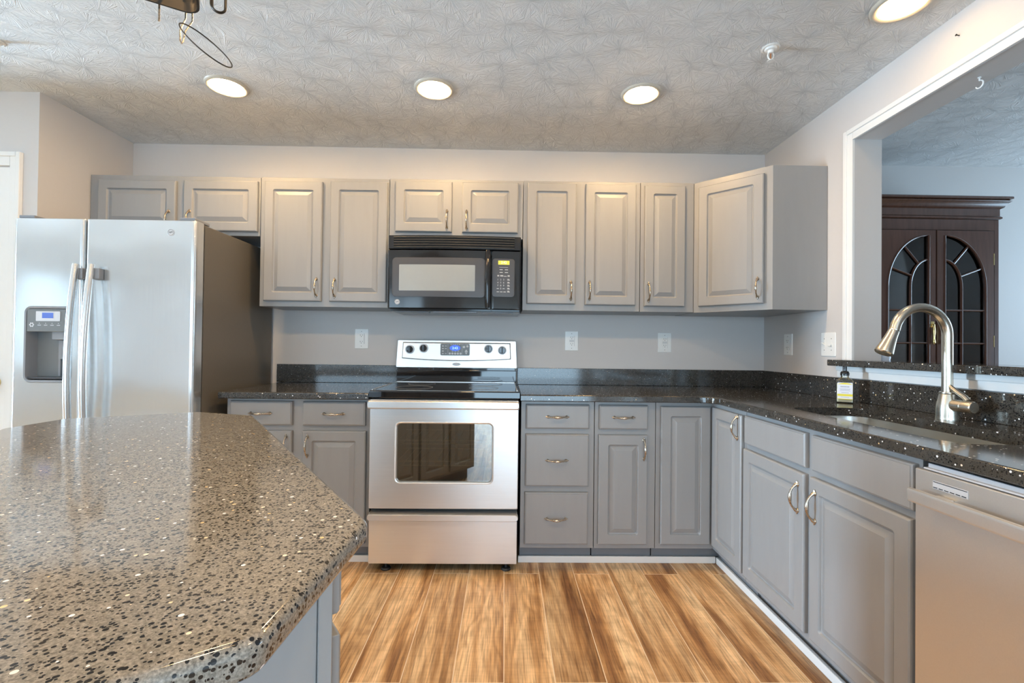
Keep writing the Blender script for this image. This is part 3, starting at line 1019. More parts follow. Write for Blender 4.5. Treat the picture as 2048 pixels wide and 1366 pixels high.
# ------------------------------------------------------------------ refrigerator
FX0, FX1, FY, FZ1 = -2.366, -1.502, 2.270, 1.748
fr = root('refrigerator', ((FX0 + FX1) / 2, 2.68, 0), 'stainless side-by-side refrigerator with ice and water dispenser', 'refrigerator')
part('body', MB().box(FX0 + 0.004, FX1, 2.346, 3.030, 0.02, FZ1 - 0.006, 0.006), M['fridgeside'], fr, 'dark textured cabinet sides')
FF = FB(FY)
XS = -2.028
def fdoor(x0, x1, hole=None):
    mb = MB(FF)
    z0, z1 = 0.055, FZ1
    def q(i, c, r, j=None):
        j = i if j is None else j
        return (x0 + i, x1 - i, z0 + j, z1 - j, c, r)
    rr = [q(0.004, -0.068, 0.003, 0.002), q(0.0, -0.062, 0.003), q(0.0, -0.024, 0.003), q(0.003, -0.010, 0.003, 0.001), q(0.009, -0.003, 0.003, 0.003), q(0.020, 0.0, 0.004, 0.008)]
    if hole:
        rr += [(*hole, 0.0, 0.02), (*hole, -0.055, 0.02)]
    mb.rects(rr)
    return mb
HOLE = (-2.290, -2.088, 0.965, 1.312)
fz = part('freezer_door', fdoor(FX0, XS - 0.003, HOLE), M['fridge'], fr)
fd = part('fridge_door', fdoor(XS + 0.003, FX1 + 0.003), M['fridge'], fr)
# handles
def fhandle(xc):
    mb = MB()
    path = []
    for k in range(25):
        s = k / 24
        z = 1.520 - s * 1.02
        out = 0.034 + 0.034 * math.sin(PI * s) ** 0.9
        path.append((xc, FY - out, z))
    mb.tube(path, 0.0165, 16, flat=0.80, up=(0, -1, 0))
    return mb
for xc, par, sx in ((-2.022, fz, -1), (-1.966, fd, 1)):
    hh = part('handle', fhandle(xc + (-0.012 if sx < 0 else 0.004)), M['fridge'], par)
    for zz in (1.478, 0.522):
        mb = MB()
        mb.box(xc - 0.014 + (0.0 if sx > 0 else -0.02), xc + 0.014 + (0.022 if sx > 0 else 0), FY - 0.030, FY - 0.0005, zz - 0.026, zz + 0.026, 0.004)
        part('mount', mb, M['greyplas'], hh, 'grey handle mount')
# dispenser
ds = part('dispenser', MB(FF).rects([(-2.300, -2.078, 0.955, 1.322, -0.001, 0.030), (-2.300, -2.078, 0.955, 1.322, 0.004, 0.030), (-2.296, -2.082, 0.959, 1.318, 0.008, 0.028),
                                     (-2.289, -2.089, 0.967, 1.311, 0.006, 0.022), (-2.286, -2.092, 0.970, 1.308, -0.050, 0.020)], cap0=False, cap1=True), M['greyplas'], fz, 'grey dispenser with dark niche')
mb = MB(FF).rects([(-2.2865, -2.0915, 1.200, 1.3085, -0.012, 0.004), (-2.2865, -2.0915, 1.200, 1.3085, 0.004, 0.004), (-2.284, -2.094, 1.203, 1.306, 0.006, 0.004)])
mb.box(-2.286, -2.092, 0.9705, 1.1995, -0.0498, -0.0490)
part('control_panel', mb, M['midgrey'], ds, 'dark grey control panel')
mb = MB(FF).rects([(-2.242, -2.128, 1.250, 1.297, 0.0061, 0.003), (-2.242, -2.128, 1.250, 1.297, 0.0075, 0.003)])
for k in range(4):
    mb.box(-2.234 + k * 0.030, -2.218 + k * 0.030, 1.229, 1.232, 0.0061, 0.0068)
    mb.box(-2.228 + k * 0.030, -2.224 + k * 0.030, 1.238, 1.241, 0.0061, 0.0068)
for k in range(6):
    t = k * PI / 3
    mb.lathe([(0.004, 0.0061), (0.004, 0.0067)], (-2.262 + 0.008 * math.cos(t), 1.232 + 0.008 * math.sin(t), 0), (0, 0, 1), 8)
part('button_panel', mb, M['silver'], ds, 'pale button surround with small marks')
part('display', MB(FF).box(-2.212, -2.160, 1.264, 1.290, 0.0076, 0.0085), M['lcdfridge'], ds, 'small blue display')
mb = MB(FF).rects([(-2.185, -2.096, 1.160, 1.1995, -0.0485, 0.004), (-2.180, -2.100, 1.163, 1.1995, -0.010, 0.004)])
mb.rects([(-2.160, -2.118, 1.068, 1.150, -0.044, 0.004), (-2.155, -2.123, 1.068, 1.158, -0.024, 0.004)])
mb.box(-2.176, -2.166, 0.985, 1.158, -0.0485, -0.040)
part('chute', mb, M['greyplas'], ds, 'grey chute and paddle')
part('tray', MB(FF).box(-2.284, -2.094, 0.972, 0.982, -0.0485, 0.002, 0.002), M['darkplas'], ds, 'dark drip tray')
def emblem(Fm, a, b, c, r):
    mb = MB(Fm)
    mb.lathe([(r, c + 0.0002), (r, c + 0.0015), (r * 0.9, c + 0.0022)], (a, b, 0), (0, 0, 1), 24)
    mk = MB(Fm)
    ring = [(a + r * 0.80 * math.cos(t * PI / 12), b + r * 0.80 * math.sin(t * PI / 12), c + 0.0024) for t in range(24)]
    mk.tube(ring, r * 0.055, 6, closed=True)
    for s in (-1, 1):
        curl = []
        for k in range(22):
            t = k / 21 * 1.6 * 2 * PI
            rr = r * (0.30 - 0.20 * k / 21)
            curl.append((a + s * (r * 0.26) + s * rr * math.cos(t), b + s * r * 0.06 + rr * math.sin(t), c + 0.0024))
        mk.tube(curl, r * 0.05, 6)
    return mb, mk
a_, b_ = emblem(FF, -1.616, 1.686, 0.0, 0.017)
lg = part('logo', a_, M['silver'], fd, 'small round silver emblem')
part('monogram', b_, M['midgrey'], lg)
mb = MB().box(FX0 + 0.01, FX0 + 0.085, 2.285, 2.40, FZ1 + 0.0005, FZ1 + 0.016, 0.004)
part('hinge_cover', mb, M['greyplas'], fr)
mb = MB().box(FX1 - 0.085, FX1 - 0.01, 2.285, 2.40, FZ1 + 0.0005, FZ1 + 0.016, 0.004)
part('hinge_cover', mb, M['greyplas'], fr)
mb = MB()
for xx in (FX0 + 0.06, FX1 - 0.06):
    for yy in (2.42, 2.96):
        part('foot', MB().lathe([(0.02, 0.0), (0.02, 0.0205)], (xx, yy, 0), (0, 0, 1), 12), M['blackmat'], fr)
mb.box(FX0 + 0.01, FX1 - 0.01, 2.325, 2.3455, 0.012, 0.05)
part('foot_grille', mb, M['blackmat'], fr)

# ------------------------------------------------------------------ range
GX0, GX1 = -0.683, 0.080
GY = 2.385
gr = root('range', ((GX0 + GX1) / 2, 2.70, 0), 'stainless electric range with black glass cooktop and oven window', 'stove')
WX0, WX1, WZ0, WZ1 = -0.545, -0.055, 0.457, 0.757
mb = MB()
mb.box(GX0 + 0.004, GX0 + 0.020, 2.430, 3.030, 0.05, 0.880).box(GX1 - 0.020, GX1 - 0.004, 2.430, 3.030, 0.05, 0.880)
mb.box(GX0 + 0.0205, GX1 - 0.0205, 3.010, 3.030, 0.05, 0.880).box(GX0 + 0.0205, GX1 - 0.0205, 2.430, 3.0095, 0.05, 0.07)
mb.box(GX0 + 0.0205, GX1 - 0.0205, 2.430, 2.450, 0.295, 0.330).box(GX0 + 0.0205, GX1 - 0.0205, 2.430, 2.450, 0.862, 0.882)
part('body', mb, M['blackmat'], gr, 'black body behind the steel fronts')
GF = FB(GY)
mb = MB(GF)
z0, z1 = 0.322, 0.878
mb.rects([(GX0 + 0.003, GX1 - 0.003, z0, z1, -0.040, 0.003), (GX0 + 0.002, GX1 - 0.002, z0, z1, -0.006, 0.004), (GX0 + 0.004, GX1 - 0.004, z0 + 0.002, z1 - 0.002, -0.001, 0.005), (GX0 + 0.008, GX1 - 0.008, z0 + 0.006, z1 - 0.004, 0, 0.006),
          (WX0 - 0.008, WX1 + 0.008, WZ0 - 0.008, WZ1 + 0.008, 0, 0.028), (WX0 - 0.005, WX1 + 0.005, WZ0 - 0.005, WZ1 + 0.005, 0.002, 0.026), (WX0, WX1, WZ0, WZ1, 0.0, 0.022), (WX0 + 0.003, WX1 - 0.003, WZ0 + 0.003, WZ1 - 0.003, -0.014, 0.020), (WX0 + 0.003, WX1 - 0.003, WZ0 + 0.003, WZ1 - 0.003, -0.039, 0.020)],
         cap0=False, cap1=False)
od = part('oven_door', mb, M['steel'], gr)
part('window', MB(GF).rects([(WX0 + 0.0025, WX1 - 0.0025, WZ0 + 0.0025, WZ1 - 0.0025, -0.016, 0.02), (WX0 + 0.0025, WX1 - 0.0025, WZ0 + 0.0025, WZ1 - 0.0025, -0.013, 0.02)]), M['ovenglass'], od, 'tinted oven window')
mb = MB(GF)
mb.rects([(GX0 + 0.001, GX1 - 0.001, 0.836, 0.876, 0.030, 0.006), (GX0 + 0.001, GX1 - 0.001, 0.834, 0.877, 0.036, 0.008), (GX0 + 0.001, GX1 - 0.001, 0.836, 0.875, 0.042, 0.010), (GX0 + 0.004, GX1 - 0.004, 0.842, 0.871, 0.047, 0.010)])
for xx in (GX0 + 0.012, GX1 - 0.042):
    mb.box(xx, xx + 0.030, 0.842, 0.870, 0.0005, 0.031, 0.003)
part('handle', mb, M['steel'], od, 'full-width steel handle bar')
# oven cavity
mb = MB()
cx0, cx1, cz0, cz1, cy0, cy1 = -0.60, -0.003, 0.41, 0.80, 2.452, 2.90
mb.box(cx0, cx1, cy1, cy1 + 0.01, cz0, cz1).box(cx0 - 0.01, cx0, cy0, cy1 + 0.01, cz0, cz1).box(cx1, cx1 + 0.01, cy0, cy1 + 0.01, cz0, cz1)
mb.box(cx0 - 0.01, cx1 + 0.01, cy0, cy1 + 0.01, cz0 - 0.01, cz0 - 0.0005).box(cx0 - 0.01, cx1 + 0.01, cy0, cy1 + 0.01, cz1 + 0.0005, cz1 + 0.01)
part('oven_cavity', mb, M['ovenin'], gr, 'dark enamelled oven inside')
for zz in (0.636, 0.522):
    mb = MB()
    for yy in (2.47, 2.56, 2.88):
        mb.tube([(cx0 + 0.002, yy, zz), (cx1 - 0.002, yy, zz)], 0.0032, 8)
    for k in range(14):
        xx = cx0 + 0.03 + k * 0.0415
        mb.tube([(xx, 2.47, zz + 0.005), (xx, 2.88, zz + 0.005)], 0.0022, 6)
    part('oven_rack', mb, M['rackwire'], gr, 'wire oven rack')
# storage drawer
mb = MB(GF).rects([(GX0 + 0.004, GX1 - 0.004, 0.043, 0.302, -0.044, 0.003), (GX0 + 0.004, GX1 - 0.004, 0.043, 0.302, -0.004, 0.003), (GX0 + 0.006, GX1 - 0.006, 0.046, 0.300, 0, 0.004)])
sd = part('storage_drawer', mb, M['steel'], gr)
mb = MB(GF).rects([(GX0 + 0.003, GX1 - 0.001, 0.268, 0.302, 0.0005, 0.010), (GX0 + 0.002, GX1, 0.268, 0.303, 0.022, 0.014), (GX0 + 0.004, GX1 - 0.002, 0.272, 0.300, 0.028, 0.014)])
part('handle', mb, M['steel'], sd, 'steel lip handle along the drawer top')
# cooktop
mb = MB().slab([(GX0 - 0.002, 2.378), (GX1 + 0.002, 2.378), (GX1 + 0.002, 2.955), (GX0 - 0.002, 2.955)], [(0.004, 0.886), (0, 0.890), (0, 0.916), (0.005, 0.923), (0.014, 0.925)])
ct = part('cooktop', mb, M['blackglass'], gr, 'black glass cooktop')
for bx, by, brr in ((-0.49, 2.56, 0.10), (-0.11, 2.56, 0.08), (-0.49, 2.80, 0.08), (-0.11, 2.80, 0.10)):
    mb = MB()
    for q in (1.0,):
        mb.tube([(bx + brr * q * math.cos(t * PI / 24), by + brr * q * math.sin(t * PI / 24), 0.9252) for t in range(48)], 0.0008, 5, closed=True)
    part('burner_ring', mb, M['midgrey'], ct, 'faint grey burner ring')
mb = MB().tube([(GX0 + 0.012, 2.39, 0.9265), (GX0 + 0.012, 2.945, 0.9265), (GX1 - 0.012, 2.945, 0.9265), (GX1 - 0.012, 2.39, 0.9265)], 0.0022, 6)
part('edge_trim', mb, M['steel'], ct, 'thin steel edge line')
# backguard
BY = 2.962
mb = MB(FB(BY)).rects([(GX0 + 0.002, GX1 - 0.002, 0.926, 1.000, -0.06, 0.004), (GX0 + 0.002, GX1 - 0.002, 0.926, 1.000, -0.002, 0.004), (GX0 + 0.006, GX1 - 0.006, 0.929, 0.996, 0, 0.004)])
mb.box(GX0 + 0.012, GX1 - 0.012, 1.0005, 1.0135, -0.06, -0.018)
for xx in (-0.555, -0.465):
    mb.box(xx - 0.014, xx + 0.014, 1.0003, 1.013, -0.019, -0.003)
part('riser', mb, M['blackglass'], gr, 'black glass riser under the control panel')
CF = FB(BY - 0.004)
def tilt(v):
    return Vector((v.x + (v.x - (GX0 + GX1) / 2) * -0.02 * (v.z - 1.014) / 0.17, v.y + 0.010 * (v.z - 1.014) / 0.17, v.z))
mb = MB(CF).rects([(GX0 - 0.003, GX1 + 0.003, 1.014, 1.190, -0.07, 0.004), (GX0 - 0.003, GX1 + 0.003, 1.014, 1.190, -0.004, 0.004), (GX0, GX1, 1.017, 1.187, 0, 0.005)])
mb.deform(tilt)
cp = part('control_panel', mb, M['steel'], gr, 'steel backguard with knobs and clock')
xm = (GX0 + GX1) / 2
out = []
lo, hi = GX0 + 0.034, GX1 - 0.034
n = 24
bot = [(lo + (hi - lo) * k / n, 1.072 - 0.014 * (1 - (2 * k / n - 1) ** 2)) for k in range(n + 1)]
poly = bot + [(hi, 1.176), (lo, 1.176)]
mb = MB(CF).slab(poly, [(0, 0.0003), (0.001, 0.010), (0.004, 0.016), (0.008, 0.018)])
mb.deform(tilt)
bp = part('bump_panel', mb, M['steel'], cp)
KY = 0.018
for kx, kz in ((-0.595, 1.130), (-0.508, 1.138), (-0.100, 1.138), (-0.013, 1.130)):
    mb = MB(CF).lathe([(0.0275, KY - 0.006), (0.0275, KY + 0.002), (0.0235, KY + 0.0035)], (kx, kz, 0), (0, 0, 1), 28)
    kb = part('knob_bezel', mb, M['silver'], cp, 'pale knob ring')
    mb = MB(CF).lathe([(0.0215, KY + 0.003), (0.021, KY + 0.014), (0.0185, KY + 0.018), (0.0005, KY + 0.0185)], (kx, kz, 0), (0, 0, 1), 28)
    mb.box(kx - 0.0045, kx + 0.0045, kz - 0.0195, kz + 0.0195, KY + 0.017, KY + 0.027, 0.003)
    part('knob', mb, M['black'], kb, 'black knob')
mb = MB(CF).rects([(-0.402, -0.218, 1.094, 1.168, KY - 0.004, 0.008), (-0.402, -0.218, 1.094, 1.168, KY + 0.0022, 0.008)])
dp_ = part('clock_panel', mb, M['midgrey'], cp, 'grey touch panel with buttons')
mb = MB(CF)
mb.slab([(-0.310 + 0.034 * math.cos(t * PI / 16), 1.141 + 0.019 * math.sin(t * PI / 16)) for t in range(32)], [(0, KY + 0.0023), (0, KY + 0.003)])
part('display', mb, M['lcdblue'], dp_, 'glowing blue clock display')
mb = MB(CF).text('2:43', 0.021, Matrix.Translation((-0.310, 1.140, KY + 0.0034)))
part('digits', mb, M['lcddigit'], dp_, 'pale cyan digits 2:43')
mb = MB(CF)
for k in range(5):
    mb.lathe([(0.0068, KY + 0.0023), (0.0068, KY + 0.0028)], (-0.343 + k * 0.0170, 1.106, 0), (0, 0, 1), 14)
for k in range(2):
    mb.lathe([(0.0080 - k * 0.001, KY + 0.0023), (0.0080 - k * 0.001, KY + 0.0028)], (-0.254 + k * 0.0215, 1.148 + k * 0.004, 0), (0, 0, 1), 14)
mb.slab([(-0.250, 1.117), (-0.229, 1.117), (-0.2395, 1.133)], [(0, KY + 0.0023), (0, KY + 0.0028)])
mb.slab([(-0.2475, 1.1145), (-0.2315, 1.1145), (-0.2395, 1.100)], [(0, KY + 0.0023), (0, KY + 0.0028)])
for k in range(4):
    mb.box(-0.392, -0.381, 1.102 + k * 0.016, 1.108 + k * 0.016, KY + 0.0023, KY + 0.0027)
    if k != 1:
        mb.box(-0.374, -0.362, 1.103 + k * 0.016, 1.107 + k * 0.016, KY + 0.0023, KY + 0.0027)
for k in range(5):
    mb.box(-0.338 + k * 0.013, -0.331 + k * 0.013, 1.1615, 1.1645, KY + 0.0023, KY + 0.0027)
for k in range(3):
    mb.box(-0.330 + k * 0.018, -0.321 + k * 0.018, 1.1185, 1.1215, KY + 0.0023, KY + 0.0027)
for xx in (-0.3545, -0.2655):
    mb.box(xx - 0.0006, xx + 0.0006, 1.098, 1.164, KY + 0.0023, KY + 0.0026)
part('buttons', mb, M['greybtn'], dp_, 'pale round and triangular buttons')
mb = MB(CF)
mb.slab([(-0.302 + 0.026 * math.cos(t * PI / 16), 1.0385 + 0.0095 * math.sin(t * PI / 16)) for t in range(32)], [(0, 0.0005), (0.0005, 0.002), (0.0025, 0.003)])
mb.tube([(-0.302 + 0.021 * math.cos(t * PI / 14 + 0.4), 1.0385 + 0.006 * math.sin(t * PI / 14 + 0.4), 0.0034) for t in range(22)], 0.0007, 6)
part('logo', mb, M['silver'], cp, 'small oval emblem')
for xx in (-0.597, 0.022):
    for yy, nm in ((2.424, 'foot'), (2.98, 'foot')):
        mb = MB().lathe([(0.024, 0.0), (0.026, 0.006), (0.022, 0.012), (0.007, 0.014), (0.007, 0.0495)], (xx, yy, 0), (0, 0, 1), 10)
        part(nm, mb, M['blackmat'], gr, 'black levelling foot')

# ------------------------------------------------------------------ over-the-range microwave
MX0, MX1, MZ0, MZ1, MYf = -0.664, 0.088, 1.352, 1.779, 2.648
mxc = (MX0 + MX1) / 2
mw = root('microwave', (mxc, 2.85, MZ0), 'black over-the-range microwave with round handle and keypad', 'microwave')
part('body', MB().box(MX0 + 0.002, MX1 - 0.002, 2.690, YB - 0.002, MZ0, MZ1 - 0.001, 0.003), M['black'], mw)
def bow(v):
    u = (v.x - mxc) / ((MX1 - MX0) / 2)
    return Vector((v.x, v.y - 0.020 * (1 - u * u) * (1.0 if v.y < 2.68 else 0.0), v.z))
XC = [MX0 + (MX1 - MX0) * k / 20 for k in range(1, 20)]
MF = FB(MYf)
def bowed(mb):
    return mb.cut_x(XC).deform(bow)
mb = MB(MF).rects([(MX0, MX1, 1.700, MZ1, -0.041, 0.003), (MX0, MX1, 1.700, MZ1, -0.004, 0.003), (MX0 + 0.004, MX1 - 0.004, 1.703, MZ1 - 0.004, 0, 0.003)], seg=2)
vg = part('vent_grille', bowed(mb), M['black'], mw)
mb = MB(MF).rects([(MX0 + 0.030, MX1 - 0.036, 1.7095, 1.7695, 0.0003, 0.003), (MX0 + 0.030, MX1 - 0.036, 1.7095, 1.7695, 0.0008, 0.003)], seg=2)
part('dark_gap_sheet', bowed(mb), M['void'], vg, 'dark sheet painted as the shaded gaps between the louvres')  # flat near-black sheet, shade between louvres put into its colour
for k in range(5):
    zc = 1.7115 + k * 0.0140
    mb = MB(MF).rects([(MX0 + 0.030, MX1 - 0.036, zc - 0.003, zc + 0.003, 0.0009, 0.002), (MX0 + 0.030, MX1 - 0.036, zc - 0.003, zc + 0.003, 0.004, 0.002), (MX0 + 0.031, MX1 - 0.037, zc - 0.0012, zc + 0.0012, 0.0062, 0.001)], seg=2)
    part('louvre', bowed(mb), M['louvre'], vg)
DX1 = -0.080
mb = MB(MF).rects([(MX0, DX1, 1.362, 1.697, -0.041, 0.003), (MX0, DX1, 1.362, 1.697, -0.005, 0.004), (MX0 + 0.005, DX1 - 0.003, 1.368, 1.694, 0, 0.006)], seg=2)
md = part('door', bowed(mb), M['black'], mw)
mb = MB(MF).rects([(-0.640, DX1 - 0.032, 1.430, 1.652, 0.0003, 0.022), (-0.640, DX1 - 0.032, 1.430, 1.652, 0.0022, 0.022), (-0.637, DX1 - 0.035, 1.433, 1.649, 0.0030, 0.020)], seg=4)
mwin = part('window_frame', bowed(mb), M['darkplas'], md, 'charcoal glass around the window')
mb = MB(MF).rects([(-0.600, -0.170, 1.464, 1.612, 0.0031, 0.004), (-0.600, -0.170, 1.464, 1.612, 0.0036, 0.004)], seg=2)
part('window', bowed(mb), M['micwin'], md, 'window with a pale grey reflection painted in')
hp = []
mb = MB()
for k in range(13):
    s = k / 12
    hp.append((-0.098, MYf - 0.020 - 0.014 - 0.012 * math.sin(PI * s), 1.372 + 0.322 * s))
mb.tube(hp, [0.0125 if 0 < k < 12 else 0.010 for k in range(13)], 14, flat=1.25, up=(0, -1, 0))
for zz in (1.385, 1.680):
    mb.box(-0.107, -0.089, MYf - 0.034, MYf - 0.012, zz - 0.012, zz + 0.012, 0.003)
part('handle', mb, M['black'], md, 'glossy black vertical handle')
a_, b_ = emblem(MF, -0.609, 1.400, 0.0, 0.0145)
a_.deform(bow)
b_.deform(bow)
lg = part('logo', a_, M['silver'], md, 'small round silver emblem')
part('monogram', b_, M['midgrey'], lg)
mb = MB(MF).rects([(DX1 + 0.003, MX1, 1.362, 1.697, -0.041, 0.003), (DX1 + 0.003, MX1, 1.362, 1.697, -0.005, 0.004), (DX1 + 0.005, MX1 - 0.006, 1.368, 1.694, 0, 0.008)], seg=2)
mc = part('control_side', bowed(mb), M['black'], mw)
mb = MB(MF).rects([(-0.073, 0.054, 1.436, 1.652, 0.0003, 0.016), (-0.073, 0.054, 1.436, 1.652, 0.0016, 0.016), (-0.071, 0.052, 1.438, 1.650, 0.0022, 0.015)], seg=4)
part('keypad_panel', bowed(mb), M['darkplas'], mc, 'charcoal keypad panel')
mb = MB(MF).box(-0.040, 0.024, 1.618, 1.641, 0.0024, 0.0032)
part('display', mb.deform(bow), M['lcdgreen'], mc, 'yellow green display')
mb = MB(MF).text('2:42', 0.019, Matrix.Translation((-0.008, 1.6295, 0.0036)))
part('digits', mb.deform(bow), M['lcdgdigit'], mc, 'pale green digits 2:42')
mb = MB(MF)
def mark(x0, x1, z0, z1):
    mb.box(x0, x1, z0, z1, 0.0023, 0.0028)
mark(-0.034, 0.016, 1.6025, 1.604)
for rr_ in range(2):
    for cc_ in range(2):
        mark(-0.032 + cc_ * 0.030, -0.014 + cc_ * 0.030, 1.588 - rr_ * 0.016, 1.5915 - rr_ * 0.016)
for k, (xx, ww) in enumerate(((-0.044, 0.010), (-0.028, 0.017), (-0.008, 0.017), (0.014, 0.012))):
    mark(xx, xx + ww, 1.551, 1.554)
    if k in (0, 1, 3):
        mark(xx, xx + ww, 1.5555, 1.5585)
for rr_ in range(5):
    for ww in (0, 1):
        mark(0.013, 0.027 - 0.003 * ww, 1.462 + rr_ * 0.0168 + ww * 0.005, 1.465 + rr_ * 0.0168 + ww * 0.005)
for rr_ in range(3):
    for cc_ in range(3):
        mb.text(str(rr_ * 3 + cc_ + 1), 0.013, Matrix.Translation((-0.041 + cc_ * 0.0165, 1.5325 - rr_ * 0.0168, 0.0026)), 0.0002)
mb.text('0', 0.013, Matrix.Translation((-0.0245, 1.482, 0.0026)), 0.0002)
mark(-0.047, -0.035, 1.4805, 1.4835)
mark(-0.014, -0.002, 1.4805, 1.4835)
for cc_ in range(3):
    mark(-0.047 + cc_ * 0.019, -0.033 + cc_ * 0.019, 1.462, 1.465)
part('buttons', mb.deform(bow), M['greybtn'], mc, 'pale grey number keys and printed marks')
mb = MB().box(MX0 + 0.04, MX0 + 0.22, 2.72, 2.80, MZ0 - 0.004, MZ0 + 0.001, 0.001).box(MX1 - 0.22, MX1 - 0.04, 2.72, 2.80, MZ0 - 0.004, MZ0 + 0.001, 0.001)
mb.box(MX0 + 0.25, MX1 - 0.25, 2.69, 2.74, MZ0 - 0.006, MZ0 + 0.001, 0.001)
part('lamp_cover', mb, M['greyplas'], mw, 'grey lamp covers on the underside')

# ------------------------------------------------------------------ dishwasher
DY0, DY1 = 0.612, 1.210
dw = root('dishwasher', (1.40, (DY0 + DY1) / 2, 0), 'stainless dishwasher with a wide bar handle under the counter', 'dishwasher')
part('body', MB().box(1.112, 1.69, DY0 + 0.004, DY1 - 0.004, 0.06, 0.862).box(1.17, 1.60, DY0 + 0.004, DY1 - 0.004, 0.001, 0.0595), M['blackmat'], dw)
WF = FR(1.108)
q = lambda i, c, r: (-DY1 + i, -DY0 - i, 0.105 + i, 0.850 - i, c, r)
dd = part('door', MB(WF).rects([q(0, 0.0, 0.003), q(0, 0.020, 0.003), q(0.0015, 0.024, 0.003), q(0.004, 0.0255, 0.004)]), M['steel'], dw)
part('control_strip', MB().box(1.100, 1.1115, DY0 + 0.004, DY1 - 0.020, 0.8515, 0.866, 0.002).box(1.088, 1.0995, DY0 + 0.004, DY1 - 0.02, 0.8515, 0.856, 0.001), M['silver'], dw, 'narrow pale strip above the door')
mb = MB(WF)
hz0, hz1 = 0.770, 0.804
mb.rects([(-1.186, -DY0 - 0.02, hz0, hz1, 0.056, 0.003), (-1.188, -DY0 - 0.018, hz0 - 0.001, hz1 + 0.001, 0.062, 0.004), (-1.186, -DY0 - 0.02, hz0 + 0.001, hz1 - 0.001, 0.067, 0.005), (-1.182, -DY0 - 0.024, hz0 + 0.006, hz1 - 0.006, 0.069, 0.005)])
for yy in (-1.12, -0.71):
    mb.box(yy - 0.02, yy + 0.02, hz0 + 0.006, hz1 - 0.006, 0.0258, 0.0562, 0.003)
part('handle', mb, M['steel'], dd, 'wide flat steel bar handle')
mb = MB(WF).rects([(-1.157, -1.068, 0.811, 0.830, 0.0256, 0.001), (-1.157, -1.068, 0.811, 0.830, 0.0264, 0.001)])
vt = part('vent_plate', mb, M['silver'], dd, 'pale vent plate with dashed slots')
mb = MB(WF)
for k in range(6):
    mb.box(-1.1555 + k * 0.0145, -1.1445 + k * 0.0145, 0.8128, 0.8148, 0.0265, 0.0268)
mb.box(-1.1555, -1.0695, 0.8268, 0.8285, 0.0265, 0.0268)
part('slot', mb, M['void'], vt)

# ------------------------------------------------------------------ sink, faucet, soap
mb = MB()
ex = 0.004
mb.rects([(SX0 - 0.02, SX1 + 0.02, SYa - 0.02, SYb + 0.02, CZ0 - 0.003, 0.09), (SX0 - 0.02, SX1 + 0.02, SYa - 0.02, SYb + 0.02, CZ0 - 0.0008, 0.09), (SX0 - ex, SX1 + ex, SYa - ex, SYb + ex, CZ0 - 0.0008, 0.078),
          (SX0 - ex, SX1 + ex, SYa - ex, SYb + ex, CZ0 - 0.006, 0.078), (SX0 + 0.004, SX1 - 0.004, SYa + 0.004, SYb - 0.004, 0.735, 0.072), (SX0 + 0.014, SX1 - 0.014, SYa + 0.014, SYb - 0.014, 0.712, 0.065), (SX0 + 0.035, SX1 - 0.035, SYa + 0.035, SYb - 0.035, 0.702, 0.05)], cap0=False, seg=8)
sk = single('sink', mb, M['sinksteel'], 'stainless undermount sink bowl set in the counter', 'sink')
mb = MB().lathe([(0.045, 0.7022), (0.045, 0.7045), (0.036, 0.7055), (0.020, 0.7035), (0.004, 0.7035)], ((SX0 + SX1) / 2, 1.62, 0))
part('drain', mb, M['nickel'], sk)

FXc, FYc = 1.612, 1.668
fc = root('faucet', (FXc, FYc, CZ1), 'brushed nickel pull-down faucet with a high arched neck', 'faucet')
mb = MB().lathe([(0.034, 0.0004), (0.034, 0.004), (0.033, 0.012), (0.0325, 0.040), (0.030, 0.060), (0.0245, 0.084), (0.0225, 0.092), (0.0235, 0.094), (0.0235, 0.099), (0.019, 0.101)], (FXc, FYc, CZ1), (0, 0, 1), 32)
part('base', mb, M['nickel'], fc)
path, rad = [], []
rz, R = 1.215, 0.098
path += [(FXc, FYc, CZ1 + 0.098 + (rz - CZ1 - 0.098) * k / 6) for k in range(6)]
for k in range(0, 17):
    t = PI * k / 16 * 0.94
    path.append((FXc - R + R * math.cos(t), FYc, rz + R * math.sin(t)))
mb = MB().tube(path, 0.0165, 18, up=(0, 1, 0))
part('spout', mb, M['nickel'], fc)
pe, dr = Vector(path[-1]), (Vector(path[-1]) - Vector(path[-2])).normalized()
dr = (dr + Vector((-0.18, 0, 0))).normalized()
mb = MB().lathe([(0.0165, -0.003), (0.0170, 0.004), (0.0158, 0.006), (0.0170, 0.008), (0.0195, 0.035), (0.0255, 0.070), (0.0290, 0.088), (0.0290, 0.094), (0.0255, 0.098), (0.002, 0.098)], pe, dr, 28)
part('spray_head', mb, M['nickel'], fc)
mb = MB().lathe([(0.021, 0.0), (0.021, 0.030), (0.0195, 0.031), (0.0195, 0.033), (0.0215, 0.034), (0.0215, 0.062), (0.019, 0.066), (0.002, 0.0665)], (FXc, FYc - 0.026, 0.962), (0.10, -1, 0), 24)
vv = part('valve', mb, M['nickel'], fc)
mb = MB().tube([(FXc + 0.004, FYc - 0.072, 0.984), (FXc + 0.003, FYc - 0.062, 0.995), (FXc, FYc - 0.042, 1.008), (FXc - 0.002, FYc - 0.022, 1.022), (FXc - 0.002, FYc - 0.012, 1.032)], [0.009, 0.0085, 0.0075, 0.0075, 0.005], 12, flat=1.25)
part('lever', mb, M['nickel'], vv)

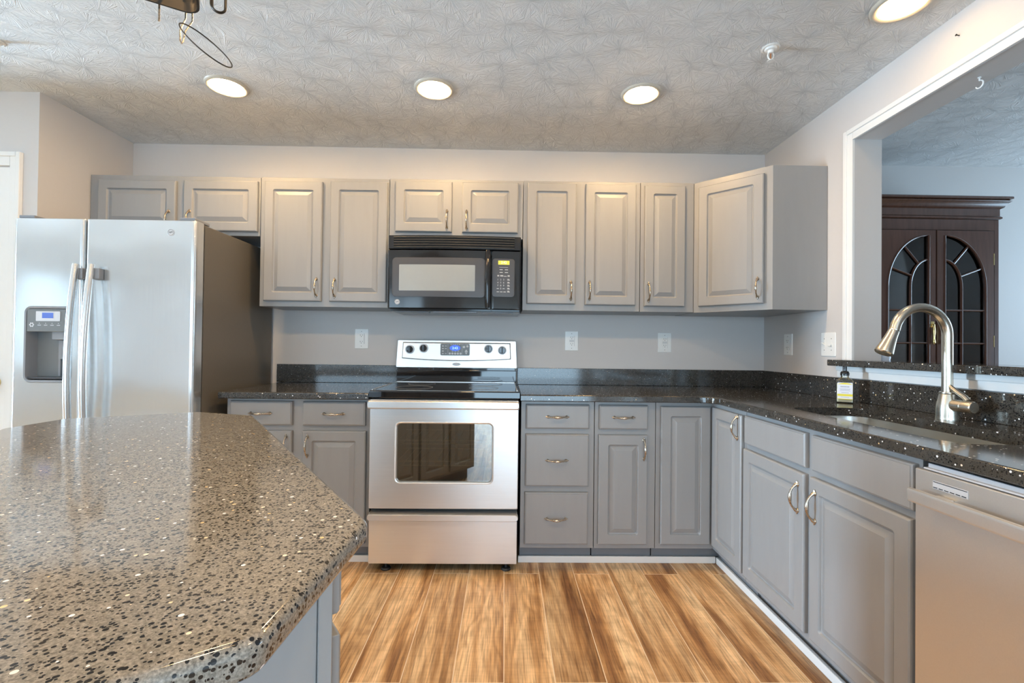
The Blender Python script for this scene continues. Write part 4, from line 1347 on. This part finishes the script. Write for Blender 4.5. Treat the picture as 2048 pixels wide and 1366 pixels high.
SBx, SBy = 1.603, 2.165
sb = root('soap_bottle', (SBx, SBy, CZ1), 'clear glass hand soap bottle with black pump and yellow label', 'bottle')
rotz = Matrix.Rotation(math.radians(-34), 4, 'Z')
SM = Matrix.Translation((SBx, SBy, CZ1)) @ rotz
hw, hd = 0.034, 0.021
mb = MB(SM).rects([(-hw + .004, hw - .004, -hd + .004, hd - .004, 0.0005, 0.006), (-hw, hw, -hd, hd, 0.005, 0.008), (-hw, hw, -hd, hd, 0.098, 0.008), (-hw + .003, hw - .003, -hd + .002, hd - .002, 0.106, 0.010), (-0.019, 0.019, -0.017, 0.017, 0.117, 0.0168), (-0.0155, 0.0155, -0.0155, 0.0155, 0.120, 0.0154), (-0.0155, 0.0155, -0.0155, 0.0155, 0.128, 0.0154)], seg=6)
part('glass', mb, M['soapglass'], sb)
mb = MB(SM).rects([(-hw + .003, hw - .003, -hd + .003, hd - .003, 0.006, 0.006), (-hw + .003, hw - .003, -hd + .003, hd - .003, 0.090, 0.006)], seg=4)
part('soap', mb, M['soapliq'], sb, 'pale yellow liquid')
mb = MB(SM).lathe([(0.018, 0.1285), (0.0185, 0.140), (0.015, 0.147), (0.0085, 0.150), (0.0085, 0.168), (0.009, 0.172), (0.002, 0.173)], (0, 0, 0), (0, 0, 1), 24)
mb.tube([(0, 0, 0.166), (0, 0.018, 0.167), (0, 0.034, 0.163)], [0.006, 0.0048, 0.0038], 10)
part('pump', mb, M['black'], sb, 'black pump top')
LM = SM @ frame((0, -hd - 0.0002, 0), (0, -1, 0))
mb = MB(LM).rects([(-0.029, 0.029, 0.018, 0.096, 0, 0.003), (-0.029, 0.029, 0.018, 0.096, 0.0003, 0.003)])
lb = part('label', mb, M['label'], sb, 'white and yellow paper label')
mb = MB(LM)
mb.slab([(-0.028, 0.088)] + [(-0.028 + 0.056 * k / 10, 0.089 + 0.006 * math.sin(PI * k / 10)) for k in range(11)] + [(0.028, 0.088)], [(0, 0.00035), (0, 0.0005)])
part('yellow_crest', mb, M['yellow'], lb)
part('yellow_band', MB(LM).box(-0.029, 0.029, 0.033, 0.043, 0.00035, 0.0005), M['yellow'], lb)
part('yellow_band', MB(LM).box(-0.029, 0.029, 0.018, 0.021, 0.00035, 0.0005), M['yellow'], lb)
mb = MB(LM)
for k, (ww, hh_, zz) in enumerate(((0.017, 0.006, 0.074), (0.020, 0.0012, 0.067), (0.020, 0.0012, 0.064), (0.018, 0.0012, 0.061), (0.020, 0.0012, 0.057), (0.014, 0.002, 0.048), (0.016, 0.0012, 0.028))):
    if k == 0:
        for j in range(6):
            mb.box(-ww + j * 0.0058, -ww + j * 0.0058 + 0.004, zz, zz + hh_, 0.00035, 0.0005)
    else:
        mb.box(-ww, ww, zz, zz + hh_, 0.00035, 0.0005)
part('print', mb, M['ink'], lb)

# ------------------------------------------------------------------ wall plates
def plate(mb, a0, a1, b0, b1):
    mb.rects([(a0, a1, b0, b1, 0.0003, 0.004), (a0, a1, b0, b1, 0.003, 0.004), (a0 + 0.004, a1 - 0.004, b0 + 0.004, b1 - 0.004, 0.0062, 0.003)])
    return mb
def outlet(F, a, b, label, w=0.088, h=0.128, gfci=True):
    r = root('wall_outlet', F @ Vector((a, b - h / 2, 0)), label, 'outlet', 'white outlets above the counter')
    part('plate', plate(MB(F), a - w / 2, a + w / 2, b - h / 2, b + h / 2), M['white'], r)
    mb = MB(F).rects([(a - 0.0175, a + 0.0175, b - 0.034, b + 0.034, 0.0055, 0.003), (a - 0.0175, a + 0.0175, b - 0.034, b + 0.034, 0.0085, 0.003)])
    ins = part('receptacle', mb, M['white'], r)
    mb = MB(F)
    for s in (-1, 1):
        zc = b + s * 0.021
        mb.box(a - 0.0078, a - 0.0056, zc - 0.001, zc + 0.007, 0.0086, 0.0091)
        mb.box(a + 0.0056, a + 0.0078, zc, zc + 0.007, 0.0086, 0.0091)
        mb.lathe([(0.0024, 0.0086), (0.0024, 0.0091)], (a, zc - 0.007, 0), (0, 0, 1), 10)
    for s in (-1, 1):
        mb.lathe([(0.0022, 0.0063), (0.0022, 0.0067)], (a, b + s * (h / 2 - 0.016), 0), (0, 0, 1), 10)
    mb.box(a + 0.0178, a + 0.0188, b - 0.034, b + 0.034, 0.0063, 0.0068)
    part('slots', mb, M['slot'], ins)
    if gfci:
        mb = MB(F).box(a - 0.015, a + 0.015, b + 0.0005, b + 0.0065, 0.0086, 0.0100, 0.0005).box(a - 0.015, a + 0.015, b - 0.0065, b - 0.0005, 0.0086, 0.0100, 0.0005)
        part('test_button', mb, M['greybtn'], ins, 'grey test and reset buttons')
WB = FB(YB)
outlet(WB, -0.932, 1.194, 'white wall outlet left of the range above the short counter', gfci=False)
outlet(WB, 0.442, 1.196, 'white wall outlet with test buttons just right of the range')
outlet(WB, 1.057, 1.192, 'white wall outlet with test buttons nearest the room corner on the back wall')
WR = FR(XR)
outlet(WR, -2.789, 1.186, 'slim white wall outlet on the side wall under the angled cabinet', w=0.080, h=0.128, gfci=False)
sw = root('light_switch', (XR, 2.44, 1.12), 'white double switch plate beside the pass-through casing', 'switch')
part('plate', plate(MB(WR), -2.494, -2.384, 1.122, 1.248), M['white'], sw)
for aa, up in ((-2.466, 1), (-2.412, -1)):
    mb = MB(WR).box(aa - 0.005, aa + 0.005, 1.173, 1.197, 0.006, 0.0085, 0.001)
    mb.tube([(aa, 1.185, 0.007), (aa, 1.185 + 0.006 * up, 0.017), (aa, 1.185 + 0.009 * up, 0.022)], [0.0045, 0.004, 0.0035], 8)
    part('toggle', mb, M['white'], sw)
mb = MB(WR)
for aa in (-2.466, -2.412):
    for zz in (1.155, 1.215):
        mb.lathe([(0.0025, 0.0063), (0.0025, 0.0068)], (aa, zz, 0), (0, 0, 1), 10)
part('screws', mb, M['slot'], sw)

# ------------------------------------------------------------------ ceiling fixtures
def can(x, y, label, lens='bulb'):
    r = root('recessed_light', (x, y, H), label, 'ceiling light', 'recessed ceiling lights')
    mb = MB().lathe([(0.073, 0.0), (0.076, -0.006), (0.086, -0.010), (0.094, -0.008), (0.099, -0.003), (0.1005, -0.0003)], (x, y, H), (0, 0, 1), 40, False, False)
    part('trim_ring', mb, M['cone'], r, 'cream trim ring')
    mb = MB().lathe([(0.0735, -0.004), (0.070, -0.0015), (0.068, -0.0005)], (x, y, H), (0, 0, 1), 40, False, False)
    part('reflector', mb, M['cone'], r, 'pale reflector lip')
    mb = MB().lathe([(0.068, -0.0008), (0.065, -0.008), (0.055, -0.015), (0.030, -0.019), (0.0005, -0.020)], (x, y, H), (0, 0, 1), 40, False, True)
    part('lens', mb, M[lens], r, 'glowing warm lens')
    return r
can(-1.412, 2.355, 'lit recessed ceiling light above the refrigerator')
can(-0.368, 2.338, 'lit recessed ceiling light in front of the microwave')
can(0.680, 2.345, 'lit recessed ceiling light above the three-drawer cabinet')
can(1.470, 1.700, 'lit recessed ceiling light above the sink, partly cut by the frame', 'bulbdim')
for xx, wh in ((-1.412, 'at the far left end'), (-0.368, 'in the middle'), (0.680, 'at the sink end')):
    can(xx, 0.62, 'lit recessed ceiling light of the row over the island, ' + wh)

def sprinkler(x, y, label):
    r = root('sprinkler_head', (x, y, H), label, 'sprinkler')
    mb = MB().lathe([(0.036, -0.0003), (0.037, -0.003), (0.031, -0.006), (0.026, -0.004), (0.022, -0.011), (0.012, -0.013), (0.011, -0.024), (0.002, -0.025)], (x, y, H), (0, 0, 1), 32, False, True)
    part('escutcheon', mb, M['white'], r)
    mb = MB()
    for s in (-1, 1):
        mb.tube([(x + s * 0.009, y, H - 0.020), (x + s * 0.013, y, H - 0.032), (x + s * 0.010, y, H - 0.044), (x, y, H - 0.052)], 0.0028, 8)
    mb.lathe([(0.004, -0.050), (0.005, -0.055), (0.015, -0.057), (0.015, -0.0585), (0.002, -0.059)], (x, y, H), (0, 0, 1), 20)
    part('deflector', mb, M['white'], r)
    part('link', MB().tube([(x, y, H - 0.025), (x, y, H - 0.050)], 0.0032, 8), M['rust'], r, 'rust coloured fusible link')
sprinkler(1.128, 1.966, 'white fire sprinkler head on the ceiling near the corner cabinet')
sprinkler(-2.222, 2.035, 'fire sprinkler head at the left edge above the white door')

mb = MB()
hx, hy = 1.800, 1.735
pts = [(hx, hy, OZ1 + 0.001), (hx, hy, OZ1 - 0.012)]
for k in range(15):
    t = math.radians(90 - 250 * k / 14)
    pts.append((hx - 0.012 * 0 + 0.0, hy - 0.014 * math.cos(t) - 0.0, OZ1 - 0.027 + 0.014 * math.sin(t)))
mb.tube(pts, 0.0025, 8)
mb.lathe([(0.006, -0.0003), (0.006, -0.003), (0.003, -0.004)], (hx, hy, OZ1), (0, 0, 1), 14)
single('cup_hook', mb, M['white'], 'small white cup hook screwed into the top of the pass-through', 'hook')
mb = MB().tube([(XR + 0.004, 1.733, 2.359), (XR - 0.012, 1.733, 2.361)], 0.0018, 8).lathe([(0.004, 0), (0.004, 0.0015), (0.001, 0.002)], (XR - 0.012, 1.733, 2.361), (-1, 0, 0.1), 12)
single('nail', mb, M['rackmetal'], 'small nail in the wall above the pass-through', 'nail')

# ------------------------------------------------------------------ pot rack over the island
wv = Vector((-0.868, -0.497, 0)).normalized()
dv = Vector((0.497, -0.868, 0)).normalized()
RC = Vector((-0.752, 1.142, 0))
RZ0, RZ1 = 1.950, 1.992
def RP(a, b, z):
    p = RC + wv * a + dv * b
    return Vector((p.x, p.y, z))
RW, RL = 0.46, 0.86
rk = root('pot_rack', RP(RW / 2, RL / 2, RZ0), 'dark bronze hanging pot rack at the top left over the island', 'rack')
loop = rrect(0, RW, 0, RL, 0.035, 6)
loopi = rrect(0.005, RW - 0.005, 0.005, RL - 0.005, 0.030, 6)
mb = MB().loops([[RP(a, b, RZ0) for a, b in loop], [RP(a, b, RZ1) for a, b in loop], [RP(a, b, RZ1) for a, b in loopi], [RP(a, b, RZ0) for a, b in loopi]], close=True)
part('band', mb, M['rackmetal'], rk)
mb = MB()
for k in range(1, 6):
    mb.tube([RP(RW * k / 6, 0.004, RZ0 + 0.016), RP(RW * k / 6, RL - 0.004, RZ0 + 0.016)], 0.004, 8)
part('grid', mb, M['rackmetal'], rk)
mb = MB()
for a, b in ((0.03, 0.02), (RW - 0.03, 0.02), (0.03, RL - 0.02), (RW - 0.03, RL - 0.02)):
    tgt = RP(RW / 2 + (a - RW / 2) * 0.75, RL / 2 + (b - RL / 2) * 0.75, H - 0.0005)
    mb.tube([RP(a, b, RZ1 - 0.008), tgt], 0.003, 8)
part('hanger', mb, M['rackmetal'], rk)
def pothook(a, drop, label, width=0.007):
    mb = MB()
    pts = [RP(a, 0.020, RZ1 - 0.016), RP(a, 0.018, RZ1 + 0.006), RP(a, 0.004, RZ1 + 0.012), RP(a, -0.006, RZ1 + 0.002), RP(a, -0.007, RZ0), RP(a, -0.007, RZ0 - drop)]
    mb.tube(pts, 0.0022, 8)
    return single('pot_hook', mb, M['bronze'], label, 'hook')
pothook(0.082, 0.035, 'short straight bronze hook on the pot rack left of the ring')
# long double wire hook with a small eye
mb = MB()
a0_ = 0.024
for s in (-1, 1):
    mb.tube([RP(a0_ + s * 0.006, 0.016, RZ1 - 0.012), RP(a0_ + s * 0.006, 0.014, RZ1 + 0.008), RP(a0_ + s * 0.006, 0.0, RZ1 + 0.012), RP(a0_ + s * 0.006, -0.008, RZ1), RP(a0_ + s * 0.007, -0.009, RZ0 - 0.01), RP(a0_ + 0.012 + s * 0.005, -0.010, RZ0 - 0.040), RP(a0_ + 0.014 + s * 0.003, -0.010, RZ0 - 0.066), RP(a0_ + 0.014, -0.010, RZ0 - 0.072)], 0.0019, 8)
single('pot_hook', mb, M['bronze'], 'long double-wire bronze hook carrying the wire ring', 'hook')
# flat U strap
mb = MB()
us = []
for k in range(15):
    t = PI * k / 14
    us.append(RP(-0.038 - 0.014 * math.cos(t), 0.045, 1.963 - 0.014 * math.sin(t)))
us = [us[0] + Vector((0, 0, 0.075))] + us + [us[-1] + Vector((0, 0, 0.075))]
us.append(RP(0.0035, 0.045, RZ1 + 0.0335))
us.append(RP(0.0035, 0.045, RZ1 + 0.004))
mb.tube(us, 0.0028, 8, flat=2.6, up=(0, 0, 1))
single('pot_hook', mb, M['rackmetal'], 'broad U-shaped dark hook at the right end of the pot rack', 'hook')
# hanging wire ring
rc = Vector((-0.7165, 1.112, 1.861))
e1 = Vector((0.66, 0, -0.75)).normalized()
e2 = (Vector((0.715, 0, 0.70)) * 0.27 + Vector((0, 0.96, 0))).normalized()
ring = [rc + e1 * 0.060 * math.cos(2 * PI * k / 48) + e2 * 0.060 * math.sin(2 * PI * k / 48) for k in range(48)]
single('wire_ring', MB().tube(ring, 0.0016, 8, closed=True), M['rackmetal'], 'thin wire hoop hanging from the pot rack hook', 'ring')

# ------------------------------------------------------------------ china cabinet in the dining room
KX, KY2 = 2.620, 2.800
KF = FB(KY2)
ch = root('china_cabinet', (KX, 2.98, 0), 'dark mahogany china cabinet with arched glass doors in the dining room', 'china cabinet')
X0, X1 = KX - 0.405, KX + 0.405
mb = MB()
mb.box(X0, X0 + 0.025, KY2, 3.180, 0.90, 1.965).box(X1 - 0.025, X1, KY2, 3.180, 0.90, 1.965)
mb.box(X0 + 0.0255, X1 - 0.0255, 3.165, 3.180, 0.90, 1.965).box(X0 + 0.0255, X1 - 0.0255, KY2, 3.1645, 1.900, 1.965)
mb.box(X0 + 0.0255, X1 - 0.0255, KY2 + 0.002, 3.1645, 0.90, 0.925)
mb.box(X1 - 0.052, X1 - 0.0255, KY2 + 0.001, KY2 + 0.02, 0.925, 1.8995).box(X0 + 0.0255, X0 + 0.052, KY2 + 0.001, KY2 + 0.02, 0.925, 1.8995)
part('body', mb, M['mahog'], ch)
mb = MB()
pl = [(X0, KY2), (X1, KY2), (X1, 3.182), (X0, 3.182)]
mb.slab(pl, [(0.0, 1.9655), (-0.012, 1.972), (-0.012, 1.980), (-0.004, 1.988), (-0.004, 2.030), (-0.018, 2.038), (-0.024, 2.055), (-0.040, 2.068), (-0.042, 2.074), (-0.034, 2.078), (-0.046, 2.084), (-0.046, 2.096), (-0.042, 2.099)])
for v in mb.bm.verts:
    v.co.y = min(v.co.y, 3.184)
part('crown', mb, M['mahog'], ch, 'moulded crown')
mb = MB().box(X0 - 0.02, X1 + 0.02, KY2 - 0.12, 3.184, 0.06, 0.872, 0.004).box(X0 - 0.035, X1 + 0.035, KY2 - 0.135, 3.184, 0.8725, 0.8995, 0.006).box(X0 - 0.01, X1 + 0.01, KY2 - 0.10, 3.18, 0.001, 0.0595)
part('buffet_base', mb, M['mahog'], ch)
mb = MB().box(X0 + 0.026, X1 - 0.026, 3.150, 3.1645, 0.926, 1.8995)
part('back_board', mb, M['mahogdark'], ch, 'dark back board')
for zz in (1.28, 1.62):
    part('glass_shelf', MB().box(X0 + 0.027, X1 - 0.027, KY2 + 0.03, 3.149, zz, zz + 0.006), M['shelfglass'], ch, 'clear glass shelf')
def arch_door(s):
    """s=+1 right door, s=-1 left door (mirrored about the middle)"""
    gx0, gx1, gz0, zs = 0.049, 0.302, 0.985, 1.545
    aw, ah = gx1 - gx0, 0.315
    hole = [(gx1, gz0), (gx1, zs)]
    for k in range(1, 17):
        t = PI / 2 * k / 16
        hole.append((gx0 + aw * math.cos(t), zs + ah * math.sin(t)))
    hole.append((gx0, gz0))
    outer_ = [(0.004, 0.935), (0.352, 0.935), (0.352, 1.893), (0.004, 1.893)]
    def MP(p):
        return (KX + s * p[0], p[1])
    mb = MB(KF).slab([MP(p) for p in outer_], [(0, 0.0005), (0, 0.018), (0.003, 0.022)], [[MP(p) for p in hole]])
    dr_ = part('door', mb, M['mahog'], ch, sharp=30)
    mt = MB(KF)
    hp_ = [(KX + s * a, b, 0.021) for a, b in hole]
    mt.tube(hp_, 0.0065, 8, closed=True)
    ix, iz, ia, ib = gx0, zs, 0.109, 0.167
    ins = [(KX + s * (ix + ia * math.cos(PI / 2 * k / 14)), iz + ib * math.sin(PI / 2 * k / 14), 0.015) for k in range(15)]
    ins = [(KX + s * (ix + ia), gz0, 0.015)] + ins
    mt.tube(ins, 0.0075, 8)
    for tt in (24, 58):
        t = math.radians(tt)
        mt.tube([(KX + s * (ix + ia * math.cos(t)), iz + ib * math.sin(t), 0.015), (KX + s * (gx0 + aw * math.cos(t * 0.92)), zs + ah * math.sin(t * 0.92), 0.015)], 0.0065, 8)
    for zz in (1.405, 1.205):
        mt.tube([(KX + s * gx0, zz, 0.015), (KX + s * gx1, zz, 0.015)], 0.0065, 8)
    part('muntins', mt, M['mahog'], dr_)
    pn = MB(KF).slab([(KX + s * a, b) for a, b in hole], [(0.0, 0.006), (0.0, 0.009)])
    part('glass', pn, M['glass'], dr_, 'dark reflecting glass')
    mb = MB(KF)
    ax_ = KX + s * 0.029
    mb.box(ax_ - 0.010, ax_ + 0.010, 1.300, 1.336, 0.0222, 0.025, 0.001)
    mb.lathe([(0.006, 0.0), (0.0085, 0.015), (0.0075, 0.02), (0.0095, 0.03), (0.0055, 0.07), (0.0085, 0.088), (0.009, 0.098), (0.004, 0.108)], (ax_, 1.305, 0.034), (0, -1, 0), 14)
    mb.tube([(ax_, 1.318, 0.024), (ax_, 1.316, 0.036), (ax_, 1.300, 0.036)], 0.004, 8)
    part('handle', mb, M['brass'], dr_, 'brass drop handle')
    mb = MB(KF)
    for zz in (1.22, 1.72):
        mb.tube([(KX + s * 0.3545, zz - 0.035, 0.018), (KX + s * 0.3545, zz + 0.035, 0.018)], 0.004, 8)
    part('hinge', mb, M['brass'], dr_)
arch_door(1)
arch_door(-1)
# things kept in the cabinet and on its base
ck = root('mantel_clock', (2.905, 3.02, 1.2865), 'small wooden clock with square pale face inside the china cabinet', 'clock')
part('case', MB().box(2.835, 2.975, 2.985, 3.06, 1.2868, 1.465, 0.004), M['mahog'], ck)
part('face', MB(FB(2.985)).rects([(2.868, 2.945, 1.345, 1.430, 0.0003, 0.008), (2.868, 2.945, 1.345, 1.430, 0.003, 0.008)]), M['label'], ck, 'pale square dial')
fg = root('figurine', (2.245, 2.705, 0.90), 'small blue and white porcelain figurine at the left end of the ledge', 'figurine')
mb = MB().lathe([(0.036, 0.0004), (0.034, 0.01), (0.022, 0.03), (0.030, 0.07), (0.034, 0.11), (0.024, 0.15), (0.022, 0.20), (0.026, 0.215), (0.022, 0.235), (0.014, 0.250)], (2.245, 2.705, 0.90), (0, 0, 1), 20)
part('body', mb, M['porcelain'], fg)
mb = MB().lathe([(0.014, 0.2503), (0.011, 0.262), (0.004, 0.275), (0.0045, 0.283), (0.001, 0.288)], (2.245, 2.705, 0.90), (0, 0, 1), 16)
part('lid', mb, M['greyplas'], fg)

# lawn outside the glazed doors
struct('ground', MB().box(-20, 14, -20, -3.4, -0.3, -0.1), M['lawn'], 'lawn outside the glazed doors', 'ground')
